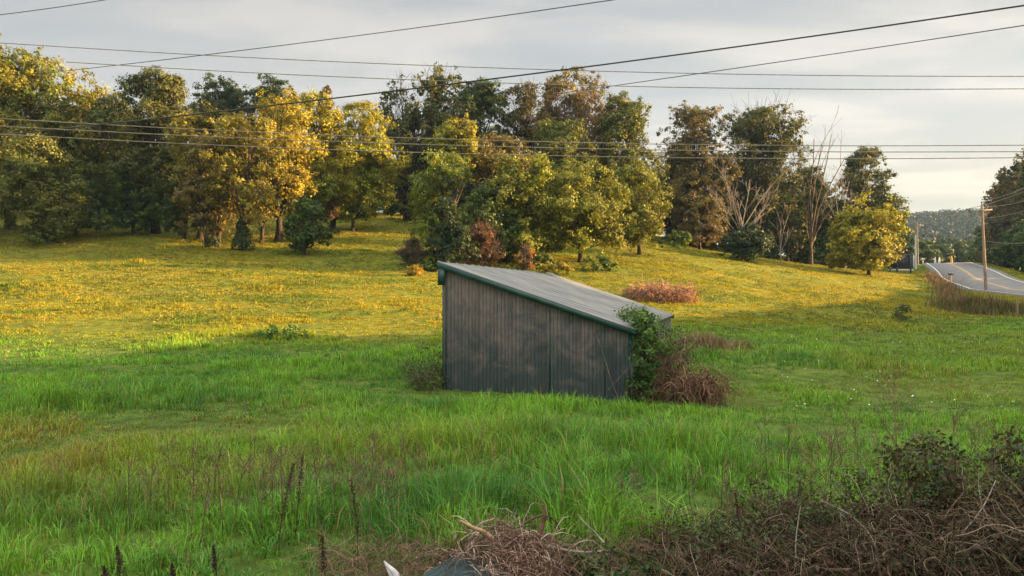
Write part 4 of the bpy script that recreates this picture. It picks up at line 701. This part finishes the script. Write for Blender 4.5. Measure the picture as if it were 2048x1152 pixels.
# long pale canes sticking out of the thicket
def cane(label, pts, rad, material=M_deadbark, d=7.4, name='cane', cat='cane', group='pale canes in the brambles'):
    P = spl(np.array([(X(a, dd), dd, Z(b_, dd)) for a, b_, dd in pts]), 14); G = Geo(); G.tube(P, np.linspace(rad, rad * 0.55, 14), 6, cap=True); return tag(G.build(name, material, smooth=True), label, cat, group)
cane('pale cane leaning diagonally across the lower right brambles', [(1830,1160,6.9),(1900,1090,6.9),(1960,1020,7.0),(1990,960,7.2)], 0.008)
cane('upright thin pale cane near the right edge of the brambles', [(1985,1150,6.9),(1990,1080,7.0),(1960,1000,7.2),(1955,945,7.3)], 0.007)
cane('straight pale stalk standing in the brambles below the vine mound', [(1595,1160,6.8),(1590,1090,6.9),(1600,1010,7.0)], 0.008)
cane('thin cane bending left out of the middle brambles', [(1760,1150,6.8),(1745,1080,6.8),(1700,1030,7.0),(1640,1000,7.2)], 0.006)
cane('forked grey twig rising left of the bramble thicket', [(1208,1085,7.3),(1190,1065,7.4),(1172,1048,7.4),(1155,1028,7.5)], 0.011)
# vine mounds
clump('vine_mound', 'dark leafy vine mound on top of the brambles at right', 'vine', (X(1855,8.4), 8.4, -1.95), (0.40, 0.45, 0.34), 1700, 0.05, [(0.03,0.055,0.022),(0.05,0.08,0.028),(0.08,0.07,0.035),(0.11,0.07,0.04)], 121, stems=10, group='vine mounds')
clump('vine_mound', 'dark vine mound cut by the right frame edge', 'vine', (X(2060,8.2), 8.2, -1.95), (0.36, 0.5, 0.40), 1600, 0.05, [(0.03,0.055,0.022),(0.045,0.065,0.028),(0.10,0.06,0.04)], 122, stems=10, group='vine mounds')
clump('vine_mound', 'olive leafy patch among brambles left of the large vine mound', 'vine', (X(1690,8.0), 8.0, -2.25), (0.85, 0.5, 0.32), 2200, 0.045, [(0.07,0.10,0.03),(0.05,0.08,0.03),(0.10,0.10,0.04)], 123, stems=8, group='vine mounds')
clump('vine_mound', 'low green ivy patch at the bottom centre beside the brush pile', 'vine', (X(1240,7.0), 7.0, -2.60), (0.55, 0.35, 0.16), 1500, 0.05, [(0.06,0.10,0.03),(0.04,0.075,0.025)], 124, group='vine mounds')
clump('vine_mound', 'green ivy patch right of centre at the bottom edge', 'vine', (X(1480,7.3), 7.3, -2.45), (0.7, 0.4, 0.22), 1500, 0.045, [(0.05,0.08,0.03),(0.07,0.09,0.035)], 125, group='vine mounds')
clump('vine_mound', 'tangled olive-brown leafy growth at the left end of the bramble top', 'vine', (X(1560,8.1), 8.1, -2.38), (0.6, 0.5, 0.30), 1300, 0.04, [(0.08,0.09,0.03),(0.11,0.08,0.04),(0.05,0.075,0.025)], 126, stems=12, group='vine mounds')
clump('vine_mound', 'dim withered leafy growth between the two dark vine mounds', 'vine', (X(1960,8.0), 8.0, -2.15), (0.45, 0.5, 0.32), 1200, 0.042, [(0.08,0.08,0.03),(0.11,0.075,0.04),(0.04,0.06,0.02)], 127, stems=12, group='vine mounds')
# brush pile
bp = empty('brush_pile', (X(1010,7.3), 7.3, gz(X(1010,7.3), 7.3)), 'pile of reddish-grey dead sticks at the bottom centre', 'brush pile')
def cf_pile(r, n):
    px = r.normal(1030, 100, n); d = r.uniform(6.6, 8.0, n); x = X(px, d); h_ = 0.46 * np.exp(-((px - 1015) / 115) ** 2) * np.exp(-((d - 7.3) / 0.8) ** 2); return np.stack([x, d, ground(x, d) + h_ * r.uniform(0.2, 1.0, n)], 1)
P_, R_ = tangle(1900, cf_pile, 0.45, 0.0048, 131, 0.5, 6, 0.22, dir0=(0.3, -0.5, -0.1)); tmesh(P_, R_, 'twigs', bp, [(0.24,0.14,0.10),(0.34,0.22,0.17),(0.13,0.07,0.05),(0.46,0.36,0.29),(0.08,0.045,0.035)], 3)
P_, R_ = tangle(70, cf_pile, 0.6, 0.011, 132, 0.9, 7, 0.12, dir0=(1.2, -0.3, -0.3)); tmesh(P_, R_, 'sticks', bp, [(0.25,0.18,0.15),(0.34,0.27,0.23),(0.16,0.10,0.08)], 4, 5)
cane('thick pale broken branch pointing left out of the brush pile', [(985,1078,7.3),(968,1063,7.3),(945,1054,7.25),(920,1041,7.2)], 0.026, noisemat('peeled_branch', (0.28,0.17,0.10), (0.50,0.34,0.20), 9, 0.8, 0.3), name='broken_branch', cat='branch', group='branches on the pile')
cane('dark curved branch standing upright on the brush pile', [(1074,1078,7.3),(1083,1055,7.3),(1090,1030,7.3),(1087,1008,7.3)], 0.030, noisemat('red_bark', (0.10,0.05,0.035), (0.20,0.11,0.075), 9, 0.9, 0.5), name='broken_branch', cat='branch', group='branches on the pile')
cane('long fallen grey branch lying right of the brush pile', [(1060,1085,7.4),(1110,1095,7.35),(1160,1104,7.3),(1230,1100,7.3)], 0.022, M_deadbark, name='broken_branch', cat='branch', group='branches on the pile')
# corrugated sheet and board
o0 = np.array([X(845,6.5), 6.5, Z(1150,6.5)]); o1 = np.array([X(905,7.1), 7.1, Z(1112,7.1)]); uax = o1 - o0; vax = np.array([0.62, 0.10, -0.10]); us_ = np.linspace(0, 1, 61); nv = nrm(np.cross(uax, vax)); nv = nv if nv[2] > 0 else -nv
A = o0 + us_[:, None] * vax + (0.009 * np.sin(us_ * 2 * np.pi * 9))[:, None] * nv; V_ = np.concatenate([A - uax * 0.3, A + uax, A - uax * 0.3 - nv * 0.004, A + uax - nv * 0.004]); i = np.arange(60)
q_ = np.concatenate([np.stack([i, i + 1, i + 62, i + 61], 1), np.stack([i, i + 1, i + 62, i + 61], 1)[:, ::-1] + 122])
tag(mesh('metal_sheet', V_, [q_], noisemat('green_sheet', (0.006,0.024,0.027), (0.014,0.045,0.05), 6, 0.45), None), 'dark green corrugated metal sheet half buried under the brush pile', 'metal sheet')
G = Geo(); b0 = np.array([X(790,6.6), 6.6, Z(1172,6.6)]); e0 = np.array([X(768,6.7), 6.7, Z(1122,6.7)]); ax = nrm(e0 - b0); sd = np.array([0.075, 0.02, 0.0]); th = np.array([0.0, 0.022, 0.004])
Vb = [b0 - sd * 0.2, b0 + sd * 1.6, e0 + sd * 0.9 - ax * 0.10, e0]; Vb = Vb + [v + th for v in Vb]; G.add(Vb, [(0,1,2,3),(7,6,5,4),(0,4,5,1),(1,5,6,2),(2,6,7,3),(3,7,4,0)]); tag(G.build('broken_board', noisemat('weathered_white', (0.40,0.38,0.40), (0.62,0.60,0.60), 14, 0.8)), 'pointed piece of weathered white board at the bottom edge', 'board')
G = Geo(); P = spl(np.array([(X(1935,6.5),6.5,Z(1150,6.5)),(X(1955,6.5),6.5,Z(1143,6.5)),(X(1990,6.5),6.5,Z(1147,6.5)),(X(2010,6.5),6.5,Z(1156,6.5))]), 10); G.tube(P, 0.016, 7, cap=True); tag(G.build('pale_stick', M_deadbark, smooth=True), 'pale peeled stick in the bottom right corner', 'stick')

# weed stalks
def weed(px, d, h, seed, label, group, dark=False, name='weed_stalk', twiggy=1.0):
    r = np.random.default_rng(seed); x = X(px, d); z = gz(x, d); root = empty(name, (x, d, z), label, 'weed', group); k = 8
    f = np.linspace(0, 1, k); lean = r.normal(size=2) * 0.09 * h; S = np.stack([x + lean[0] * f ** 1.5 + np.sin(f * 5 + seed) * 0.012, d + lean[1] * f, z - 0.03 + h * f], 1)
    P = [S]; R = [np.linspace(0.0065, 0.0032, k)]
    if not dark:
        nb = int(13 * twiggy)
        for i in range(nb):
            t_ = r.uniform(0.45, 0.98); b0 = np.array([np.interp(t_, f, S[:, j]) for j in range(3)]); az = r.uniform(0, 6.28); ln = h * 0.30 * (1.25 - t_) * r.uniform(0.6, 1.3) + 0.04; dd = nrm(np.array([math.cos(az), math.sin(az), r.uniform(0.7, 1.5)])); B = b0 + dd * ln * f[:, None] + UP * (f[:, None] ** 2) * ln * 0.15; P.append(B); R.append(np.linspace(0.0036, 0.0022, k))
            for _ in range(3):
                b1 = B[r.integers(3, k)]; d2 = nrm(dd + r.normal(size=3) * 0.6); P.append(b1 + d2 * ln * 0.35 * f[:, None]); R.append(np.full(k, 0.0021))
    cols = [(0.17,0.115,0.08),(0.22,0.15,0.10),(0.12,0.08,0.055)] if not dark else [(0.05,0.03,0.025),(0.07,0.04,0.03)]
    tmesh(np.array(P), np.array(R), 'stem', root, cols, seed)
    if dark:
        n_ = 420; t_ = r.uniform(0.42, 1.0, n_); C = np.stack([np.interp(t_, f, S[:, j]) for j in range(3)], 1); wv = 0.022 * (1.15 - t_) * 2 * (0.4 + 0.8 * vnoise(t_ * 16, t_ * 0 + seed, 1)); C += r.normal(size=(n_, 3)) * wv[:, None]
        V_, q_ = leaves(C, nrm(r.normal(size=(n_, 3))), 0.014, 0.8, r)
        mesh('seed_head', V_, [q_], M_dry, root, [np.array([0.055, 0.032, 0.026]) * r.uniform(0.6, 1.6, (n_, 1))])
    else:
        n_ = int(110 * twiggy); Pa = np.array(P[1:])[:, -1]; C = Pa[r.integers(0, len(Pa), n_)] + r.normal(size=(n_, 3)) * 0.02; V_, q_ = leaves(C, nrm(r.normal(size=(n_, 3))), 0.016, 0.8, r)
        mesh('seed_head', V_, [q_], M_dry, root, [np.array([0.18, 0.12, 0.085]) * r.uniform(0.6, 1.4, (n_, 1))])
    return root
r = np.random.default_rng(141)
wp = [(385,8.4),(402,8.2),(425,9.2),(445,8.6),(470,8.0),(495,9.0),(520,8.4),(545,8.8),(548,9.8),(570,8.1),(590,8.6),(612,9.4),(640,8.2),(668,8.9),(690,8.3),(720,8.8),(738,8.0),(762,9.3),(775,8.5),(790,8.3),(815,8.8),(835,9.4),(300,8.2),(262,8.6),(340,9.0)]
for i, (px, d) in enumerate(wp): weed(px, d, r.uniform(0.75, 1.15), 200 + i, 'thin branching dry brown weed in the foreground grass left of the brush pile', 'dry weeds left of the brush pile', twiggy=r.uniform(0.6, 1.3))
wp = [(1240,8.6),(1290,8.3),(1390,8.8),(1455,8.4),(1470,8.0),(1520,8.6),(1575,8.9),(1620,9.2),(1665,9.0),(1700,9.4),(1720,8.8),(1760,9.6),(1800,9.3),(1842,9.4),(1890,9.0),(1925,9.5),(1965,9.2),(1968,8.8),(2010,9.4),(1640,8.4),(1540,9.2)]
for i, (px, d) in enumerate(wp): weed(px, d, r.uniform(0.95, 1.4) if px > 1500 else r.uniform(0.6, 0.95), 240 + i, 'thin branching dry weed rising out of the brambles at right', 'dry weeds in the brambles', twiggy=r.uniform(0.6, 1.2))
weed(1790, 10.2, 1.75, 290, 'tallest wide-branching dry weed above the right brambles', None, twiggy=2.6, name='weed_stalk')
for i, (px, d, h, lab) in enumerate([(243,6.9,0.47,'tall dark seed spike near the left bottom edge'),(216,6.8,0.34,'short dark seed spike left of the tall one at the bottom edge'),(350,6.8,0.33,'leaning dark seed spike at the bottom left'),(437,6.9,0.46,'dark seed spike between the leaning one and the bushy one'),(655,6.9,0.56,'bushy dark seed spike left of the white board'),(560,7.8,1.0,'tall dark brown seed spike in the weedy patch'),(720,7.4,0.95,'tall thin dark seed spike above the white board'),(1478,7.6,0.75,'dark seed spike at the left end of the brambles'),(590,8.4,0.95,'slim dark seed spike right of the tall brown one')]):
    weed(px, d, h, 300 + i, lab, 'dark seed spikes', dark=True, name='dock_stalk')

# ------------------------------------------------------------------ poles, wires, billboard, mailboxes
def pole(px, d, toppy, rad, label, material, lean=0.0, arm=None, armz=0.0, name='utility_pole', top_ins=True, dirn=(1, 0, 0), armlift=0.0):
    x = X(px, d); z = gz(x, d); zt = Z(toppy, d); root = empty(name, (x, d, z), label, 'pole')
    G = Geo(); f = np.linspace(0, 1, 8); G.tube(np.stack([x + lean * f, d + 0 * f, z - 0.4 + (zt - z + 0.4) * f], 1), np.linspace(rad, rad * 0.66, 8), 12, cap=True); G.build('shaft', material, root, True)
    if arm:
        a, b_ = arm; dz = armz; y0 = d - rad - 0.06; G = Geo(); L0 = np.array([x + lean + a, y0, zt - dz]); G.box(L0, [b_ - a, 0, armlift], [0, 0.10, 0], [0, 0, 0.12]); G.build('crossarm', M_deadbark if name == 'utility_pole' else M_wood, root)
        for q in (a + 0.1, a + (b_ - a) * 0.33, b_ - 0.1):
            G = Geo(); zz_ = L0[2] + 0.12 + armlift * (q - a) / (b_ - a); G.tube([(x + lean + q, y0 + 0.05, zz_ - 0.02), (x + lean + q, y0 + 0.05, zz_ + 0.06), (x + lean + q, y0 + 0.05, zz_ + 0.10), (x + lean + q, y0 + 0.05, zz_ + 0.2)], [0.02, 0.03, 0.06, 0.035], 8, cap=True); G.build('insulator', M_darkmetal, root)
        G = Geo(); G.tube([(x + lean, y0, zt - dz - 0.9), (x + lean + a * 0.55, y0, zt - dz)], 0.022, 5); G.tube([(x + lean, y0, zt - dz - 0.9), (x + lean + b_ * 0.7, y0, zt - dz + armlift * 0.8)], 0.022, 5); G.build('brace', M_deadbark, root)
    if top_ins:
        G = Geo(); G.tube([(x + lean, d, zt - 0.02), (x + lean, d, zt + 0.18), (x + lean, d, zt + 0.22), (x + lean, d, zt + 0.36)], [0.03, 0.035, 0.09, 0.05], 8, cap=True); G.build('insulator', M_darkmetal, root)
    return root
pole(1972.5, 75, 410, 0.155, 'tall brown wooden utility pole with crossarm beside the road', M_wood, lean=-0.42, arm=(-1.45, 0.95), armz=0.75, armlift=0.22)
pole(1836, 145, 444, 0.17, 'distant wooden pole with crossarm behind the billboard', M_wood, lean=-0.15, arm=(-1.3, 1.2), armz=0.7)
pole(1831.5, 118, 470, 0.15, 'short pale pole beside the billboard', M_white, name='pale_pole', top_ins=False)
def wire(label, pts, rad, material=M_wire, name='power_line', n=60, group='overhead wires'):
    """pts: (px, py, distance); runs on past both ends of the picture"""
    P = np.array([(X(a, dd), dd, Z(b_, dd)) for a, b_, dd in pts]); P = spl(P, n)
    if pts[0][0] <= 60: P = np.concatenate([[P[0] + (P[0] - P[1]) * 45], P])
    if pts[-1][0] >= 2000 or pts[-1][1] <= 0: P = np.concatenate([P, [P[-1] + (P[-1] - P[-2]) * (45 if P[-1, 1] < 60 else 8)]])
    G = Geo(); G.tube(P, np.maximum(rad, np.minimum((0.00105 if 'thickest' in label else 0.00055) * P[:, 1], 0.040 if 'thickest' in label else 0.024)), 6); return tag(G.build(name, material, smooth=True), label, 'wire', group)
def qy(a, b_, c, px):    # parabola through three surveyed points
    return float(np.interp(px, [a[0], c[0]], [a[1], c[1]])) if b_ is None else float(np.polyval(np.polyfit([a[0], b_[0], c[0]], [a[1], b_[1], c[1]], 2), px))
def span(label, a, b_, c, d0, d1, rad, material=M_wire, steps=7, endcap=True):
    pts = []
    for px in np.linspace(a[0], c[0], steps):
        f = (px - a[0]) / (c[0] - a[0]); dd = 1 / ((1 - f) / d0 + f / d1); pts.append((px, qy(a, b_, c, px), dd))
    return wire(label, pts, rad, material)
span('thickest black cable sweeping from the upper right down to the left trees', (0,270),(1024,152),(2048,10), 46, 17, 0.021)
span('black cable rising from the left trees to the top edge right of centre', (95,145),(640,80),(1215,0), 60, 22, 0.016)
span('black cable descending from the right edge into the centre treetops', (1000,203),(1600,117),(2048,50), 75, 24, 0.017)
span('short stretch of wire crossing the top left corner', (0,28),(100,15),(210,-2), 30, 26, 0.012)
span('upper of the two thin grey wires across the sky', (50,88),(800,128),(2048,152), 42, 42, 0.013, M_wireg)
span('lower of the two thin grey wires across the sky', (130,123),(800,158),(2048,177), 44, 44, 0.013, M_wireg)
span('top one of three parallel wires crossing in front of the trees', (0,237),(1000,281),(2048,290), 40, 40, 0.014, M_wireg)
span('middle one of three parallel wires crossing in front of the trees', (0,252),(1000,293),(2048,303), 40, 40, 0.015, M_wireg)
span('bottom one of three parallel wires crossing in front of the trees', (0,268),(1000,309),(2048,315), 40, 40, 0.014, M_wireg)
for lab, a, c, d1 in (('upper wire from the near pole top to the right edge',(1963,404),(2060,371),62),('second wire from the near pole crossarm to the right edge',(1935,418),(2060,379),62),('third wire from the near pole crossarm to the right edge',(1982,413),(2060,398),62),('lower slack wire from the near pole to the right edge',(1967,437),(2060,418),62),('lowest wire from the near pole across the dark trees',(1970,482),(2060,485),62)):
    mid = ((a[0] + c[0]) / 2, (a[1] + c[1]) / 2 + 3); span(lab, a, mid, c, 74.8, d1, 0.016, M_wireg, 5)
span('left wire between the near and the distant pole', (1814,447),(1870,440),(1935,418), 144.8, 74.8, 0.014, M_wireg, 5)
span('right wire between the near and the distant pole', (1848,447),(1915,436),(1982,413), 144.8, 74.8, 0.014, M_wireg, 5)

# billboard seen from behind
d = 108; bx0, bx1 = X(1776, d), X(1826, d); zb0, zb1 = Z(537, d), Z(510, d); bb = empty('billboard', (X(1800, d), d, gz(X(1800, d), d)), 'back of a small dark billboard on posts behind the lone yellow-green tree', 'billboard')
G = Geo(); G.box((bx0, d, zb0), (bx1 - bx0, 0, 0), (0, 0.06, 0), (0, 0, zb1 - zb0)); G.build('panel', noisemat('board_back', (0.028,0.03,0.04), (0.045,0.048,0.06), 3, 0.8), bb)
for f in (0.0, 0.25, 0.5, 0.75, 0.97): G = Geo(); G.box((bx0 + (bx1 - bx0) * f, d - 0.025, zb0), (0.07, 0, 0), (0, 0.02, 0), (0, 0, zb1 - zb0)); G.build('stringer', M_darkmetal, bb)
G = Geo(); G.box((bx0, d - 0.045, (zb0 + zb1) / 2), (bx1 - bx0, 0, 0), (0, 0.017, 0), (0, 0, 0.09)); G.build('rail', M_darkmetal, bb)
G = Geo(); G.box((bx0, d - 0.14, zb0 - 0.32), (bx1 - bx0, 0, 0), (0, 0.26, 0), (0, 0, 0.20)); G.build('lower_trim', M_white, bb)
G = Geo(); G.box((bx1 + 0.01, d - 0.05, zb0 + 0.1), (0.30, 0.25, 0), (0, 0.03, 0), (0, 0, zb1 - zb0 - 0.02)); G.build('side_trim', M_white, bb)
G = Geo(); G.box((bx0, d - 0.09, zb1 + 0.01), (bx1 - bx0 + 0.2, 0, 0), (0, 0.2, 0), (0, 0, 0.05)); G.build('top_trim', M_darkmetal, bb)
for px in (1779, 1793, 1820):
    x = X(px, d); G = Geo(); G.box((x - 0.1, d - 0.26, gz(x, d) - 0.3), (0.2, 0, 0), (0, 0.11, 0), (0, 0, (zb1 if px == 1820 else zb0 + 0.2) - gz(x, d) + 0.3)); G.build('post', M_darkmetal, bb)
def mailbox(px, d, material, label, s=1.0, hgt=1.1):
    x = X(px, d); z = gz(x, d); root = empty('mailbox', (x, d, z), label, 'mailbox'); G = Geo(); G.box((x - 0.05, d - 0.05, z - 0.2), (0.1, 0, 0), (0, 0.1, 0), (0, 0, hgt + 0.18)); G.build('post', M_wood if material is M_darkmetal else M_white, root)
    a = np.linspace(0, math.pi, 9); prof = [(-0.11, 0)] + [(-0.11 * math.cos(q), 0.12 + 0.11 * math.sin(q)) for q in a] + [(0.11, 0)]; prof = np.array(prof) * s; n = len(prof)
    V_ = np.concatenate([np.stack([np.full(n, x + e), d + prof[:, 0], z + hgt + prof[:, 1]], 1) for e in (-0.27 * s, 0.27 * s)]); i = np.arange(n); j = (i + 1) % n
    G = Geo(); G.add(V_, np.stack([i, j, n + j, n + i], 1)); G.add(V_[:n], i[None]); G.add(V_[n:], i[::-1][None]); G.build('box', material, root)
    G = Geo(); G.box((x + 0.1 * s, d - 0.13 * s, z + hgt + 0.12 * s), (0.03, 0, 0), (0, 0.012, 0), (0, 0, 0.2 * s)); G.build('flag', M_mark_y, root); return root
mailbox(1901.5, 88, M_darkmetal, 'dark mailbox on a post at the left road edge', 1.0, 0.95)
mailbox(1846, 140, M_white, 'white mailbox near the distant pole at the crest', 1.2, 0.8)
for px, lab, mt in ((1870.5, 'left one of two white posts at the road crest', M_white), (1878.5, 'right one of two white posts at the road crest', M_white), (1903, 'yellowish marker post at the road crest', M_mark_y)):
    dd = 172; x = X(px, dd); zt_ = Z(515 if mt is M_white else 512, dd); G = Geo(); z_ = gz(x, dd); f = [0, 0.5, 0.8, 1]
    G.tube([(x, dd, z_ - 0.2 + (zt_ - z_ + 0.2) * q) for q in f], [0.24, 0.24, 0.22, 0.12], 8, cap=True); tag(G.build('marker_post', mt), lab, 'post', 'posts at the crest')
x = X(2035, 51); G = Geo(); G.tube([(x, 51, gz(x, 51) - 0.2), (x, 51, gz(x, 51) + 0.6), (x + 0.02, 51, gz(x, 51) + 1.3)], 0.06, 7, cap=True); tag(G.build('fence_post', M_wood), 'short wooden fence post in the dark weeds right of the utility pole', 'post')
x = X(12, 27.5); G = Geo(); G.tube([(x, 27.5, gz(x, 27.5) - 0.1), (x, 27.5, gz(x, 27.5) + 0.2), (x + 0.01, 27.5, gz(x, 27.5) + 0.36)], 0.013, 6, cap=True); tag(G.build('stake', M_deadbark), 'small pale stake in the grass at the left edge', 'stake')

# ------------------------------------------------------------------ haze
hm = bpy.data.materials.new('haze_air'); hm.use_nodes = True; t = hm.node_tree; t.nodes.clear(); o_ = N(t, 'ShaderNodeOutputMaterial'); pv = N(t, 'ShaderNodeVolumePrincipled')
pv.inputs['Density'].default_value = 0.00015; pv.inputs['Color'].default_value = (0.42, 0.66, 1.0, 1); pv.inputs['Anisotropy'].default_value = 0.1; t.links.new(pv.outputs[0], o_.inputs['Volume'])
G = Geo(); zmin = float(gzv.min()) - 3; G.box((-940, -330, zmin), (1880, 0, 0), (0, 1330, 0), (0, 0, 112 - zmin)); o = G.build('haze', hm); tag(o, 'thin bluish evening haze over the valley', 'haze', kind='stuff')
print('faces', sum(len(o.data.polygons) for o in sc.objects if o.type == 'MESH'))
